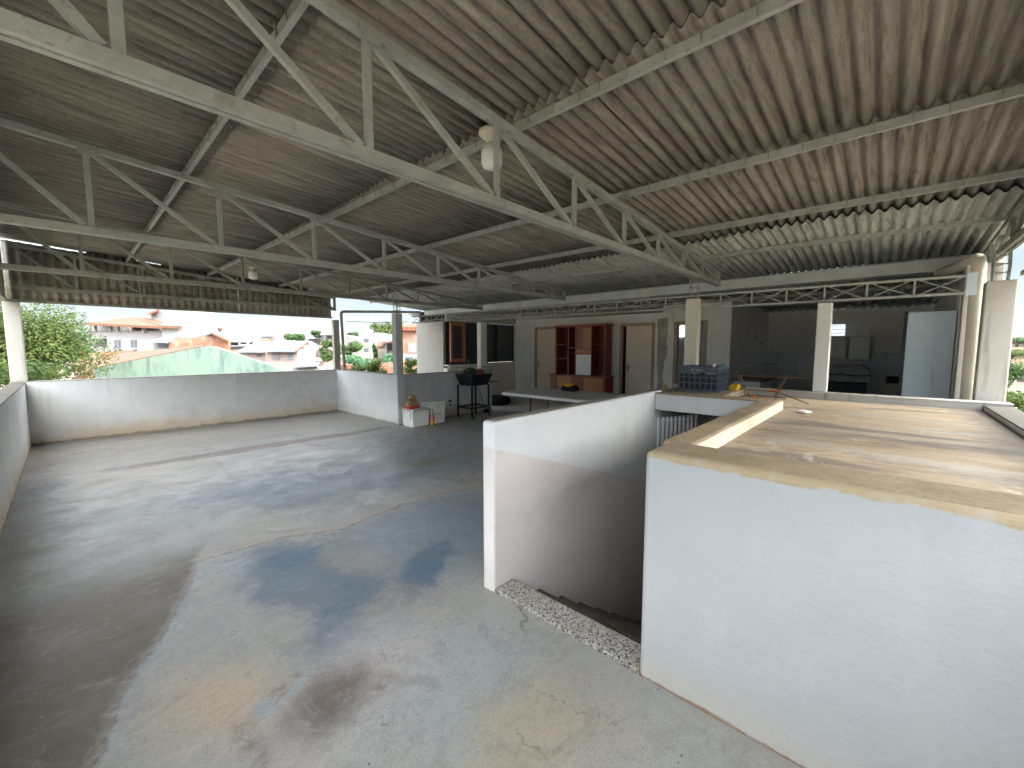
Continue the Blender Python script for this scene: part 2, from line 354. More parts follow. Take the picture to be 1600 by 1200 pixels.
# ---------------------------------------------------------------- terrace floor
def floor_mat():
    t = NT('worn_painted_concrete', .5, .35)
    v = t.map((1, 1.35, 1), (0, 0, R(18)))
    n1 = t.noise(.55, 8, .62, v, .5); n2 = t.noise(2.3, 8, .7, v, .8); n3 = t.noise(9, 8, .7)
    base = t.ramp(n1, [(.30, (.20, .20, .185)), (.44, (.32, .30, .265)), (.55, (.24, .26, .26)), (.68, (.37, .34, .30))])
    base = t.mix(t.ramp(n2, [(.35, 0.), (.65, .55)]), base, (.20, .225, .23))
    xyz = t.sep(); wob = t.noise(1.2, 6, .65, None, .3, True)
    wv = t.n.new("ShaderNodeSeparateColor"); t.l.new(wob, wv.inputs[0])
    fine = t.noise(3.2, 8, .75, None, .4, True); fv = t.n.new("ShaderNodeSeparateColor"); t.l.new(fine, fv.inputs[0])
    rag = t.math('MULTIPLY_ADD', t.noise(9, 9, .8), 1.1, -.55)
    def blob(k, cx, cy, rx, ry, ang, colr, amt, soft=.6, w=.8, wf=.3, tex=None):
        px = t.math('ADD', t.math('SUBTRACT', xyz[0], cx), t.math('ADD', t.math('MULTIPLY_ADD', wv.outputs[0], w, -w / 2), t.math('MULTIPLY_ADD', fv.outputs[0], wf, -wf / 2)))
        py = t.math('ADD', t.math('SUBTRACT', xyz[1], cy), t.math('ADD', t.math('MULTIPLY_ADD', wv.outputs[1], w, -w / 2), t.math('MULTIPLY_ADD', fv.outputs[1], wf, -wf / 2)))
        c, s_ = math.cos(R(ang)), math.sin(R(ang))
        u = t.math('DIVIDE', t.math('ADD', t.math('MULTIPLY', px, c), t.math('MULTIPLY', py, s_)), rx)
        q = t.math('DIVIDE', t.math('SUBTRACT', t.math('MULTIPLY', py, c), t.math('MULTIPLY', px, s_)), ry)
        d = t.math('ADD', t.math('SQRT', t.math('ADD', t.math('MULTIPLY', u, u), t.math('MULTIPLY', q, q))), rag)
        m = t.smooth(d, 1 - soft * 1.25, 1 + soft * .6, amt * .92, 0.)
        if tex is not None: m = t.math('MULTIPLY', m, tex)
        return t.mix(m, k, colr)
    patch = t.ramp(t.noise(1.7, 8, .68, None, .6), [(.36, .25), (.6, 1.)])
    grit = t.ramp(t.noise(16, 8, .75), [(.42, .15), (.62, 1.)])
    k = t.mix(.5, base, (.30, .29, .265))
    PALE, TAN, BLUE, DEEP, LBLUE, BROWN, DGREY = (.35, .33, .30), (.40, .315, .215), (.095, .135, .18), (.06, .115, .185), (.24, .30, .335), (.085, .068, .048), (.11, .115, .11)
    k = blob(k, 2.0, 8.3, 3.2, 1.5, 0, (.25, .23, .20), .85, .5, .9, .3)
    k = blob(k, .5, 6.6, .9, 1.2, 0, TAN, .55, .8, .9, .4, patch)
    k = blob(k, 1.0, 8.8, 1.6, .5, 0, (.44, .37, .28), .5, .8, .9, .4, patch)
    k = blob(k, 2.3, 4.7, 1.75, .95, -12, BLUE, .95, .35, .9, .5)
    k = blob(k, 3.6, 4.9, 1.5, .9, 0, DGREY, .55, .7, .9, .5, patch)
    k = blob(k, 4.2, 5.6, 2.2, 1.5, 10, (.16, .19, .20), .8, .7, 1.2, .5, patch)
    k = blob(k, 2.1, 2.75, .95, .85, 10, (.15, .20, .25), .9, .35, .7, .5)
    k = blob(k, 1.05, 2.85, .42, .75, 12, BLUE, .95, .3, .5, .4)
    k = blob(k, 1.0, 2.1, .32, .30, 0, DEEP, .75, .4, .4, .35, patch)
    k = blob(k, 1.62, 2.3, .40, .16, 30, DEEP, .95, .3, .35, .3)
    k = blob(k, 1.02, 3.1, .20, .18, 0, DEEP, .85, .4, .3, .3)
    k = blob(k, 1.35, 2.75, .16, .35, 20, (.27, .265, .24), .75, .5, .3, .3)
    k = blob(k, .66, 3.28, .15, .24, 0, LBLUE, .95, .3, .2, .25, grit)
    k = blob(k, 1.25, 2.15, .22, .16, 0, TAN, .6, .6, .3, .3, patch)
    k = blob(k, 1.15, 1.45, .55, .42, 20, (.30, .33, .33), .8, .7, .5, .4)
    k = blob(k, 1.1, 1.2, .35, .16, 25, (.20, .26, .29), .6, .7, .4, .3, patch)
    # damp dark run on the left, with a hard edge and a pale blue rim
    wig = t.math('ADD', t.math('MULTIPLY_ADD', fv.outputs[0], .16, -.08), t.math('MULTIPLY_ADD', wv.outputs[1], .16, -.08))
    edge = t.math('ADD', t.math('SUBTRACT', xyz[0], t.math('MULTIPLY_ADD', xyz[1], .394, -.852)), wig)
    yy = t.math('ADD', xyz[1], t.math('MULTIPLY_ADD', fv.outputs[1], .5, -.25))
    top = t.smooth(yy, 3.35, 4.1, 1., 0.)
    rim = t.math('MULTIPLY', t.math('MULTIPLY', t.smooth(edge, -.01, .02), t.smooth(edge, .05, .13, 1., 0.)), t.math('MULTIPLY', t.math('MULTIPLY', t.smooth(yy, 3.2, 3.5, 1., 0.), .6), grit))
    k = t.mix(rim, k, LBLUE)
    brn = t.mix(patch, (.125, .105, .077), BROWN)
    k = t.mix(t.math('MULTIPLY', t.math('MULTIPLY', t.smooth(edge, -.05, .02, .97, 0.), top), 1.), k, brn)
    k = t.mix(t.math('MULTIPLY', t.math('MULTIPLY', t.smooth(t.math('ABSOLUTE', edge), .0, .03, .9, 0.), t.smooth(yy, 3.2, 3.7, 1., 0.)), grit), k, (.06, .055, .045))
    k = blob(k, -.36, 5.6, .34, 1.6, 3, (.14, .12, .09), .9, .5, .4, .3)
    k = blob(k, -.28, 6.6, .22, .5, 0, (.09, .09, .08), .8, .6, .3, .3)
    k = blob(k, -.35, 8.3, .3, 1.2, 0, (.22, .18, .13), .7, .7, .4, .3, patch)
    # stain close to the viewer
    k = blob(k, .36, 2.05, .22, .34, 15, TAN, .75, .7, .3, .3)
    k = blob(k, .85, 1.75, .55, .30, 20, (.40, .375, .37), .8, .6, .4, .3)
    k = blob(k, .68, 1.72, .24, .17, 25, (.095, .065, .05), 1., .7, .15, .25)
    k = blob(k, .52, 1.90, .16, .05, 30, (.12, .09, .07), .9, .5, .1, .12, grit)
    k = blob(k, .60, 1.885, .10, .022, 35, LBLUE, .95, .4, .04, .08)
    k = blob(k, .47, 1.86, .045, .06, 0, LBLUE, .9, .4, .04, .08)
    k = blob(k, .38, 1.72, .05, .22, 0, (.15, .12, .10), .85, .6, .1, .15, grit)
    k = blob(k, .86, 1.60, .10, .07, 0, (.16, .115, .095), .8, .8, .1, .2, grit)
    k = blob(k, 1.1, .95, .45, .28, 10, (.33, .28, .20), .75, .6, .35, .3)
    k = blob(k, 3.14, 4.45, .34, .26, 0, (.10, .10, .05), .85, .6, .3, .3)
    k = blob(k, 2.3, 5.3, .5, .12, 20, (.14, .145, .08), .6, .7, .2, .2, patch)
    k = blob(k, 2.1, 6.35, .8, .35, 0, (.31, .30, .285), .75, .5, .5, .3)
    k = blob(k, 9.2, 4.2, 3.4, 5.0, 0, (.38, .38, .37), .85, .4, .8, .4)  # back-room floor painted paler to bounce more light into the dim corridor
    # red-brown run, wall foot dirt and the long raised joints
    k = blob(k, 2.15, 7.05, 2.0, .19, -1, (.12, .07, .05), 1., .3, .3, .14)
    k = blob(k, 3.7, 9.6, 1.3, .07, 0, (.12, .10, .08), .8, .5, .2, .12, grit)
    k = blob(k, .8, 9.6, 1.2, .10, 0, (.12, .105, .09), .8, .5, .2, .12, grit)
    def seg(k, pts, w, colr, amt, tex=None):
        for (ax, ay), (bx, by) in zip(pts[:-1], pts[1:]):
            L_ = math.hypot(bx - ax, by - ay); c, s_ = (bx - ax) / L_, (by - ay) / L_
            px = t.math('ADD', t.math('SUBTRACT', xyz[0], ax), t.math('MULTIPLY_ADD', fv.outputs[0], .16, -.08))
            py = t.math('ADD', t.math('SUBTRACT', xyz[1], ay), t.math('MULTIPLY_ADD', fv.outputs[1], .16, -.08))
            u = t.math('ADD', t.math('MULTIPLY', px, c), t.math('MULTIPLY', py, s_))
            v_ = t.math('ABSOLUTE', t.math('SUBTRACT', t.math('MULTIPLY', py, c), t.math('MULTIPLY', px, s_)))
            d = t.math('ADD', v_, t.math('ADD', t.math('MAXIMUM', t.math('MULTIPLY', u, -1.), 0.), t.math('MAXIMUM', t.math('SUBTRACT', u, L_), 0.)))
            m = t.smooth(d, w * .3, w, amt, 0.)
            if tex is not None: m = t.math('MULTIPLY', m, tex)
            k = t.mix(m, k, colr)
        return k
    k = seg(k, [(.56, 3.60), (1.05, 3.58), (1.5, 3.36), (2.13, 3.47), (3.08, 3.31)], .09, (.30, .27, .235), .75)
    k = seg(k, [(.56, 3.55), (1.05, 3.53), (1.5, 3.31), (2.13, 3.42), (3.08, 3.26)], .022, (.09, .085, .075), .8, grit)
    k = seg(k, [(2.05, 3.46), (2.3, 3.44)], .035, (.40, .37, .32), .7, grit)
    k = seg(k, [(1.45, 8.13), (1.32, 6.9), (1.23, 5.67)], .03, (.22, .19, .16), .7, grit)
    # trowel streaks, wear and cracks
    k = t.mix(t.ramp(t.noise(3, 8, .75, t.map((2.2, 4.5, 1), (0, 0, R(-14))), 1.2), [(.52, 0.), (.68, .32)]), k, (.13, .135, .13))
    k = t.mix(t.ramp(t.noise(4, 8, .75, t.map((2, 4.0, 1), (0, 0, R(10)), (3, 1, 0)), 1.2), [(.56, 0.), (.70, .28)]), k, (.42, .41, .38))
    k = t.mix(t.ramp(t.noise(34, 10, .9), [(.50, 0.), (.66, .42)]), k, (.13, .125, .115))
    k = t.mix(t.ramp(t.noise(23, 10, .9, t.map((1, 1, 1), (0, 0, 0), (5, 5, 0))), [(.56, 0.), (.66, .14)]), k, (.40, .39, .37))
    k = t.mix(t.ramp(t.noise(75, 2, .5), [(.755, 0.), (.78, .8)]), k, (.55, .54, .50))
    k = t.mix(t.ramp(t.noise(1.9, 10, .8, None, 1.0), [(.52, 0.), (.60, .35)]), k, (.15, .15, .145))
    k = t.mix(t.ramp(t.noise(2.7, 10, .8, t.map((1, 1, 1), (0, 0, 0), (7, 2, 0)), 1.2), [(.56, 0.), (.64, .28)]), k, (.36, .35, .33))
    k = t.mix(t.ramp(t.noise(120, 6, .8), [(.5, 0.), (.64, .5)]), k, (.11, .105, .10))
    wv2 = t.n.new("ShaderNodeVectorMath"); wv2.operation = 'MULTIPLY_ADD'
    t.l.new(wob, wv2.inputs[0]); wv2.inputs[1].default_value = (1.1, 1.1, 0); t.l.new(t.obj(), wv2.inputs[2])
    pit = t.smooth(t.voro(26, None, 'F1', 0), .10, .17, 1., 0.)
    k = t.mix(t.math('MULTIPLY', pit, t.ramp(t.noise(2.4, 6, .7), [(.55, 0.), (.62, .8)])), k, (.07, .065, .06))
    hc = t.voro(1.6, wv2.outputs[0], 'DISTANCE_TO_EDGE')
    k = t.mix(t.math('MULTIPLY', t.smooth(hc, 0., .008, 1., 0.), t.ramp(t.noise(1.7, 4), [(.54, 0.), (.60, .55)])), k, (.10, .095, .085))
    cr = t.voro(.42, wv2.outputs[0], 'DISTANCE_TO_EDGE')
    cm = t.math('MULTIPLY', t.smooth(cr, 0., .012, 1., 0.), t.ramp(t.noise(1.1, 5), [(.50, 0.), (.62, .6)]))
    k = t.mix(cm, k, (.09, .08, .065))
    k = t.mix(1., k, (1.28, 1.27, 1.26), 'MULTIPLY')
    t.rough(t.ramp(n2, [(.3, .34), (.7, .62)]))
    t.bump(t.math('ADD', t.math('MULTIPLY', n3, .7), t.math('ADD', t.noise(40, 5, .7), t.math('MULTIPLY', cm, -1.))), .4, .006)
    return t.col(k)
M['floor'] = floor_mat()
fb = MB()
fb.box(X0 - .15, SX, Y0 - .15, YB + .15, -.25, 0).box(SX, 5.05, SY1 + .004, YB + .15, -.25, 0).box(5.05, 14.2, -.81, YB + .15, -.25, 0)
struct(fb.build('terrace_floor', M['floor']))

def sheetwall(): pass
# ---------------------------------------------------------------- parapets
def parapet(x0, x1, y0, y1, h, label, capm='capcement', mat='wall', z0=-.25, group=None):
    r = thing('parapet_wall', ((x0 + x1) / 2, (y0 + y1) / 2, z0), label, 'wall', group)
    MB().box(x0, x1, y0, y1, z0, h - .012).build('wall_face', M[mat], r)
    MB().box(x0 - .004, x1 + .004, y0 - .004, y1 + .004, h - .012, h).build('coping', M[capm], r, .004)
    return r
parapet(X0 - .15, X0, Y0 - .15, YB, .99, 'low white parapet running along the left edge of the terrace, near the trees', 'darkcap')
parapet(X0 - .15, X1 + .15, YB, YB + .15, 1.005, 'long low white parapet at the back of the terrace, in front of the mint gable', 'capcement')
parapet(X1, X1 + .13, YN + .02, YB, 1.0, 'short white parapet returning towards the viewer from the back corner pillar', 'capcement', 'clean')
parapet(X1 + .13, 6.95, YN + .02, YN + .15, 1.0, 'grey white low wall behind the two foam coolers and the barbecue', 'capcement', 'wallgrey')
parapet(X0 - .15, 5.44, Y0 - .16, Y0, 1.03, 'dark capped curb along the right hand edge of the stairwell roof', 'darkcap', 'wall')

# back pillars
def pillar(x0, x1, y0, y1, z0, z1, label, mat='wall', bev=.008, group='concrete pillars of the terrace'):
    o = MB().box(x0, x1, y0, y1, z0, z1).build('concrete_pillar', M[mat], None, bev)
    return tag(o, label, 'pillar', group)
pillar(X0 - .14, X0 + .03, YB - .0, YB + .13, 1.006, 2.22, 'weathered white pillar in the back left corner beside the leafy tree', 'oldwall')
pillar(4.37, 4.51, YB + .01, YB + .12, 1.006, 2.19, 'thin grey pillar on the back corner of the parapet, next to a downpipe', 'raw')
pillar(4.32, 4.47, 6.985, 7.13, 1.001, 2.185, 'square white pillar with wire loops on top, above the foam coolers', 'wallgrey')
MB().box(4.33, 4.515, 6.99, 7.04, 0, 1.0).build('pillar_foot', M['wallgrey'], None, .006)
bpy.data.objects['pillar_foot'].name = 'pillar_foot'
tag(bpy.data.objects['pillar_foot'], 'projecting white corner strip of wall right beside the foam coolers', 'wall')
pillar(6.6, 6.8, 7.04, 7.17, 1.001, 2.12, 'white pillar rising behind the black barbecue in front of the dark window', 'wall')

# ---------------------------------------------------------------- stairwell
def stair_mat():
    t = NT('stairwell_paint', .85, .2)
    x, y, z = t.sep()
    upper = t.mix(t.ramp(t.noise(2, 6), [(.35, 0.), (.75, 1.)]), (.80, .82, .83), (.72, .74, .75))
    upper = t.mix(t.math('MULTIPLY', t.ramp(t.noise(1.6, 7, .7, t.map((6, 6, .8))), [(.55, 0.), (.75, .55)]), t.smooth(x, 2.3, 3.6)), upper, (.36, .37, .37))
    lower = t.mix(t.ramp(t.noise(1.5, 5), [(.35, 0.), (.75, 1.)]), (.76, .70, .68), (.68, .62, .60))
    line = t.math('SUBTRACT', z, t.math('MULTIPLY_ADD', x, -.338, 1.50 + .0))
    line = t.math('ADD', line, t.math('MULTIPLY_ADD', t.noise(14, 6, .7), .018, -.009))
    lower = t.mix(t.ramp(t.noise(3.5, 8, .75, t.map((1, 1, 1.6))), [(.52, 0.), (.7, .5)]), lower, (.56, .51, .48))
    lower = t.mix(t.ramp(t.noise(20, 4, .6), [(.72, 0.), (.77, .4)]), lower, (.42, .38, .36))
    k = t.mix(t.smooth(line, -.003, .003), lower, upper)
    t.bump(t.noise(8, 8, .65), .3, .006)
    return t.col(k)
M['stair'] = stair_mat()
sw = thing('stairwell_wall', (3.0, 1.8, 0), 'white wall with a lower beige band along the left side of the stairs', 'wall')
MB().box(SX, 4.25, SY1, SY1 + .10, -2.6, 1.078).build('wall_face', M['stair'], sw, .018, False, 3)
MB().box(SX + .03, 4.25, SY1 + .012, SY1 + .088, 1.0785, 1.084).build('coping', M['capcement'], sw, .002)
sp = MB().box(3.08, 3.11, SY1 - .008, SY1, .49, .57).build('switch_plate', M['white2'], sw, .002)

def slab_mat():
    t = NT('weathered_slab', .85, .2)
    v = t.map((2.4, .6, 1))
    k = t.ramp(t.noise(1.3, 8, .65, v, .4), [(.3, (.28, .215, .145)), (.48, (.34, .27, .19)), (.62, (.34, .31, .26)), (.75, (.32, .30, .27))])
    k = t.mix(t.ramp(t.noise(1.1, 7, .7, t.map((2.6, .5, 1), (0, 0, 0), (4, 2, 0)), .5), [(.49, 0.), (.60, .85)]), k, (.14, .12, .105))
    k = t.mix(t.ramp(t.noise(22, 6, .75), [(.5, 0.), (.7, .5)]), k, (.25, .20, .14))
    k = t.mix(t.ramp(t.noise(2.6, 7, .75, t.map((1, 1.5, 1)), .5), [(.58, 0.), (.68, .55)]), k, (.62, .58, .52))
    k = t.mix(t.ramp(t.noise(9, 9, .85), [(.54, 0.), (.64, .5)]), k, (.20, .155, .10))
    k = t.mix(t.ramp(t.noise(45, 6, .8), [(.54, 0.), (.66, .5)]), k, (.17, .13, .09))
    xx = t.math('ADD', t.sep()[0], t.math('MULTIPLY_ADD', t.noise(6, 8, .8), .10, -.05))
    k = t.mix(t.math('MULTIPLY', t.smooth(t.math('ABSOLUTE', t.math('SUBTRACT', xx, 2.06)), .01, .05, .85, 0.), t.ramp(t.noise(8, 6, .8), [(.42, 0.), (.55, 1.)])), k, (.11, .085, .065))
    k = t.mix(t.math('MULTIPLY', t.smooth(t.math('ABSOLUTE', t.math('SUBTRACT', xx, 2.14)), .01, .04, .8, 0.), t.ramp(t.noise(5, 6, .8, t.map((1, 1, 1), (0, 0, 0), (1, 4, 0))), [(.48, 0.), (.56, 1.)])), k, (.60, .56, .50))
    y = t.sep()[1]
    d = t.math('ADD', y, t.math('MULTIPLY', t.noise(2.5, 5), -.5))
    k = t.mix(t.smooth(d, -.85, -.55, .8, 0.), k, (.10, .085, .07))
    t.bump(t.noise(14, 8, .7), .5, .008)
    return t.col(k)
M['slab'] = slab_mat()
def coping_mat():
    t = NT('tan_cement', .9, .2)
    k = t.ramp(t.noise(5, 8, .7), [(.3, (.27, .21, .14)), (.55, (.38, .30, .20)), (.75, (.46, .38, .27))])
    k = t.mix(t.ramp(t.noise(60, 4, .7), [(.5, 0.), (.7, .5)]), k, (.17, .13, .09))
    k = t.mix(t.ramp(t.noise(3, 8, .8), [(.52, 0.), (.62, .5)]), k, (.24, .195, .14))
    k = t.mix(t.ramp(t.noise(14, 6, .8), [(.62, 0.), (.68, .6)]), k, (.50, .44, .35))
    t.bump(t.noise(30, 6, .7), .7, .008)
    return t.col(k)
M['tan'] = coping_mat()
M['sidepaint'] = flat('cream_lime', (.66, .60, .46), .85, .2, 0., .08, 5, .2)
def front_mat():
    t = NT('front_plaster', .8, .25)
    x, y, z = t.sep()
    k = t.mix(t.ramp(t.noise(1.6, 6), [(.35, 0.), (.7, 1.)]), (.44, .45, .455), (.40, .41, .415))
    d = t.math('ADD', z, t.math('MULTIPLY_ADD', t.noise(3.5, 8, .75), -.09, .045))
    k = t.mix(t.smooth(d, 1.038, 1.050), k, (.42, .33, .21))                 # worn tan top edge
    k = t.mix(t.smooth(t.math('ADD', z, t.math('MULTIPLY', t.noise(3, 6), -.25)), -.10, .10, .6, 0.), k, (.50, .47, .40))
    k = t.mix(t.smooth(t.math('ADD', z, t.math('MULTIPLY', t.noise(9, 5), -.03)), -.008, .004, .9, 0.), k, (.26, .15, .09))
    # small knocks and scratches
    k = t.mix(t.ramp(t.noise(26, 3, .5), [(.745, 0.), (.775, .7)]), k, (.33, .34, .35))
    k = t.mix(t.ramp(t.noise(2.3, 8, .75, t.map((1, 1.6, .5), (0, 0, 0), (3, 1, 1))), [(.52, 0.), (.66, .5)]), k, (.47, .475, .47))
    k = t.mix(t.ramp(t.noise(5, 6, .7, t.map((1, .5, 3), (R(20), 0, 0))), [(.64, 0.), (.76, .22)]), k, (.60, .61, .61))
    sc = t.noise(9, 3, .5, t.map((1, 1, 4), (R(35), 0, 0)))
    k = t.mix(t.ramp(sc, [(.76, 0.), (.80, .35)]), k, (.78, .80, .82))
    wb = t.n.new('ShaderNodeVectorMath'); wb.operation = 'MULTIPLY_ADD'; t.l.new(t.noise(2.5, 8, .7, None, 0., True), wb.inputs[0]); wb.inputs[1].default_value = (.5, .5, .5); t.l.new(t.obj(), wb.inputs[2])
    cr = t.voro(1.1, wb.outputs[0], 'DISTANCE_TO_EDGE')
    k = t.mix(t.math('MULTIPLY', t.smooth(cr, 0., .003, 1., 0.), t.ramp(t.noise(2.2, 3), [(.52, 0.), (.60, .5)])), k, (.32, .33, .335))
    t.bump(t.math('ADD', t.noise(4.5, 8, .6), t.math('MULTIPLY', t.noise(70, 4), .2)), .5, .016)
    return t.col(k)
M['front'] = front_mat()
bl = thing('stairwell_block', (3.5, .1, 0), 'large white walled stairwell block with a sandy weathered roof slab, in front right', 'stairwell')
MB().box(SX, SX + .16, Y0, SY0, -.02, SZ).build('front_wall', M['front'], bl, .022, False, 3)
MB().box(SX + .161, 5.30, .66, SY0 - .004, -2.6, .97).build('side_wall', M['front'], bl)
MB().box(SX + .03, SX + .26, Y0, SY0 - .03, SZ - .02, SZ + .004).build('front_coping', M['tan'], bl, .006)
MB().box(SX + .262, 4.24, .655, SY0 + .03, .97, SZ + .002).build('side_coping', M['tan'], bl, .014)
MB().box(SX + .262, 4.243, .648, .654, .985, SZ - .006).build('lime_face', M['sidepaint'], bl)
MB().box(SX + .25, 5.36, Y0 + .004, .654, .90, .985).box(4.245, 5.36, .654, 1.83, .90, .984).build('roof_slab', M['slab'], bl, .006)
MB().box(4.06, 4.24, SY0 + .031, SY1 - .002, .895, 1.058).build('beam', M['clean'], bl, .006)
MB().box(4.055, 4.243, SY0 + .031, SY1 - .002, 1.0585, 1.071).build('beam_coping', M['tan'], bl, .004)
MB().box(4.255, 5.362, 1.175, 1.83, .9845, 1.056).build('raised_slab', M['slab'], bl, .006)
parapet(5.37, 5.53, Y0 - .16, 2.05, 1.055, 'low whitewashed curb at the far edge of the stairwell roof, under the pillars', 'oldwall', 'oldwall', .0)
# chip on the near corner
# stairs
st = thing('staircase', (1.9, 1.25, 0), 'dark concrete staircase going down between the two stairwell walls', 'stairs')
thr = MB().box(SX + .005, SX + .17, SY0, SY1, -.03, .02)
def granite():
    t = NT('granite', .35, .5)
    n = t.voro(140, None, 'F1', 1)
    g = t.n.new("ShaderNodeRGBToBW"); t.l.new(n, g.inputs[0])
    k = t.ramp(g.outputs[0], [(.25, (.045, .045, .05)), (.38, (.20, .20, .21)), (.5, (.44, .43, .41)), (.8, (.50, .44, .35))])
    k = t.mix(t.ramp(t.noise(5, 5), [(.5, 0.), (.75, .6)]), k, (.30, .24, .15))
    return t.col(k)
M['granite'] = granite()
thr.build('threshold', M['granite'], st, .004)
M['step'] = flat('stair_cement', (.12, .10, .085), .8, .2, 0., .3, 8, .3)
for i in range(9):
    x = SX + .17 + i * .27
    MB().box(x, x + .285, SY0, SY1, -.18 * (i + 1) - .3, -.18 * (i + 1)).build('step', M['step'], st, .004)
# grille at the far side of the stairwell
MB().box(5.26, 5.36, .78, 1.72, -2.6, .89).build('stairwell_end_wall', M['inner'])
tag(bpy.data.objects['stairwell_end_wall'], 'dim grey wall closing the far end of the stairwell', 'wall')
MB().box(4.251, 5.36, SY1 + .002, SY1 + .098, -2.6, .89).build('stairwell_side_wall', M['inner'])
tag(bpy.data.objects['stairwell_side_wall'], 'dim grey wall behind the barred gate beyond the stairs', 'wall')
gr = thing('barred_gate', (4.14, 1.71, 0), 'white barred metal gate leaf standing ajar down in the stairwell under the beam', 'gate')
ga, gb2 = Vector((4.14, 1.715, 0)), Vector((4.62, 1.50, 0)); gd = gb2 - ga
for i in range(10):
    p = ga + gd * (i / 9)
    MB().bar(p + Vector((0, 0, -.62)), p + Vector((0, 0, .80)), .022, .018, gd).build('bar', M['white'], gr)
for z in (-.58, .10, .52, .76): MB().bar(ga + Vector((.012, .012, z)), gb2 + Vector((.012, .012, z)), .012, .022).build('rail', M['white'], gr)

# ---------------------------------------------------------------- roof sheeting
def corr_sheet(name, xr, y0, y1, zf, pitch, amp, mat, parent, seed=1, thick=.006, seam=None, vertical=False):
    """corrugated sheets: waves along y, straight along x; each sheet a little off its neighbour"""
    rn = random.Random(seed); b = MB(); nper = 10
    wid = pitch * 13
    y = y0
    k = 0
    while y < y1 - 1e-6:
        ye = min(y + wid + pitch * .8, y1 + pitch * .8)
        for xi in range(len(xr) - 1):
            xa, xb = xr[xi], xr[xi + 1]
            dz = (.012 if xi % 2 else 0.) + (.016 if k % 2 else 0.) + rn.uniform(-.003, .003)
            tw = rn.uniform(-.004, .004)
            n = max(4, int((ye - y) / pitch * nper)); base = len(b.v)
            for i in range(n + 1):
                yy = y + (ye - y) * i / n; w = amp * math.cos(2 * math.pi * (yy - y0) / pitch)
                for xx in (xa - .05, xb + .05):
                    b.v.append((xx, yy, zf(xx) + w + dz + tw * (i / n)))
            for i in range(n):
                q = base + 2 * i; b.f.append((q, q + 1, q + 3, q + 2))
        y += wid; k += 1
    o = b.build(name, mat, parent, 0, True)
    sd_ = o.modifiers.new('thick', 'SOLIDIFY'); sd_.thickness = thick; sd_.offset = 1
    return o
roof = thing('corrugated_roof', (3, 4.5, 3.0), 'wide sloping fibre cement roof over the whole terrace', 'roof')
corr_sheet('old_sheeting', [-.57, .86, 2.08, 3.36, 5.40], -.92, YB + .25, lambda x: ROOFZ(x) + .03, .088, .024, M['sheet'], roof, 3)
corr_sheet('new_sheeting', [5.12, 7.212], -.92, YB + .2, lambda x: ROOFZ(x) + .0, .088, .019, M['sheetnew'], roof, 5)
# purlins: one thing each
PUR = [(.79, .83), (2.10, 1.99), (3.42, 3.24), (4.66, 4.38), (5.72, 5.42)]
names = ['topmost', 'second from the top', 'middle', 'second from the gutter', 'lowest']
for i, (xa, xb) in enumerate(PUR):
    r = thing('purlin', (xa, -.9, ROOFZ(xa) - .05), 'long grey steel purlin under the roof sheets, %s of five' % names[i], 'purlin', 'steel purlins under the roof')
    b = MB(); zt = lambda x: ROOFZ(x) - .032
    b.bar((xa, -.9, zt(xa)), (xb, YB + .15, zt(xb)), .03, .052)
    b.build('beam', M['steel'], r)
    c = MB()
    for k in range(62):                      # hook bolts holding the sheets
        t_ = k / 62. + rnd.uniform(-.004, .004); y = -.85 + t_ * (YB + .9); x = xa + (xb - xa) * t_
        c.bar((x - .018, y, zt(x) - .02), (x - .022, y, zt(x) + .035), .006, .006)
    c.build('hook_bolt', M['steeldark'], r)['kind'] = 'stuff'

# trusses
def truss(y, xa, xb, n, zb0, zb1, label, mat='steel', s=1., xs=None):
    r = thing('roof_truss', (xa, y, zb0), label, 'truss', 'steel roof trusses')
    zb = lambda x: zb0 + (zb1 - zb0) * (x - xa) / (xb - xa)
    zt = lambda x: ROOFZ(x) - .10 
    b = MB()
    for o_ in (-.021, .021): b.bar((xa, y + o_, zb(xa)), (xb, y + o_, zb(xb)), .026, .054 * s)
    b.bar((xa, y, zb(xa) + .012), (xb, y, zb(xb) + .012), .02, .05 * s)
    b.build('bottom_chord', M[mat], r)
    MB().bar((xa, y, zt(xa)), (xb, y, zt(xb)), .05, .044 * s).build('top_chord', M[mat], r)
    xs = xs or [.2, 1.02, 1.84, 2.65, 3.45, 4.19, 4.88, 5.46, 5.98]
    xs = [x for x in xs if x > xa + .05 and x < xb - .02]
    for i, x in enumerate(xs):
        MB().bar((x, y, zb(x) + .034), (x, y, zt(x) - .022), .034, .026, (0, 1, 0)).build('vertical_strut', M[mat], r)
        MB().box(x - .045, x + .06, y - .030, y - .026, zt(x) - .055, zt(x) + .012).build('gusset', M[mat], r)
        xn = xs[i + 1] if i + 1 < len(xs) else xb - .03
        MB().bar((x + .03, y, zt(x) - .03), (xn - .04, y, zb(xn) + .036), .032, .026, (0, 1, 0)).build('diagonal_strut', M[mat], r)
    if xs[0] - xa > .3:
        MB().bar((xa + .03, y, zt(xa) - .03), (xs[0] - .04, y, zb(xs[0]) + .036), .036, .03, (0, 1, 0)).build('diagonal_strut', M[mat], r)
    MB().box(xb - .01, xb + .03, y - .03, y + .03, zb(xb) - .04, zt(xb) + .03).build('end_post', M[mat], r)
    return r
truss(1.83, X0, 6.30, 10, 2.405, 2.43, 'nearest big steel truss, crossing overhead from the upper left corner', xs=[.175, 1.015, 1.86, 2.70, 3.51, 4.25, 4.98, 5.65])
truss(4.50, X0, 6.33, 10, 2.405, 2.435, 'second steel truss away, between the nearest one and the one over the pillar')
truss(7.05, X0, 6.62, 10, 2.395, 2.435, 'third steel truss away, resting over the square pillar by the coolers', 'steeldark')
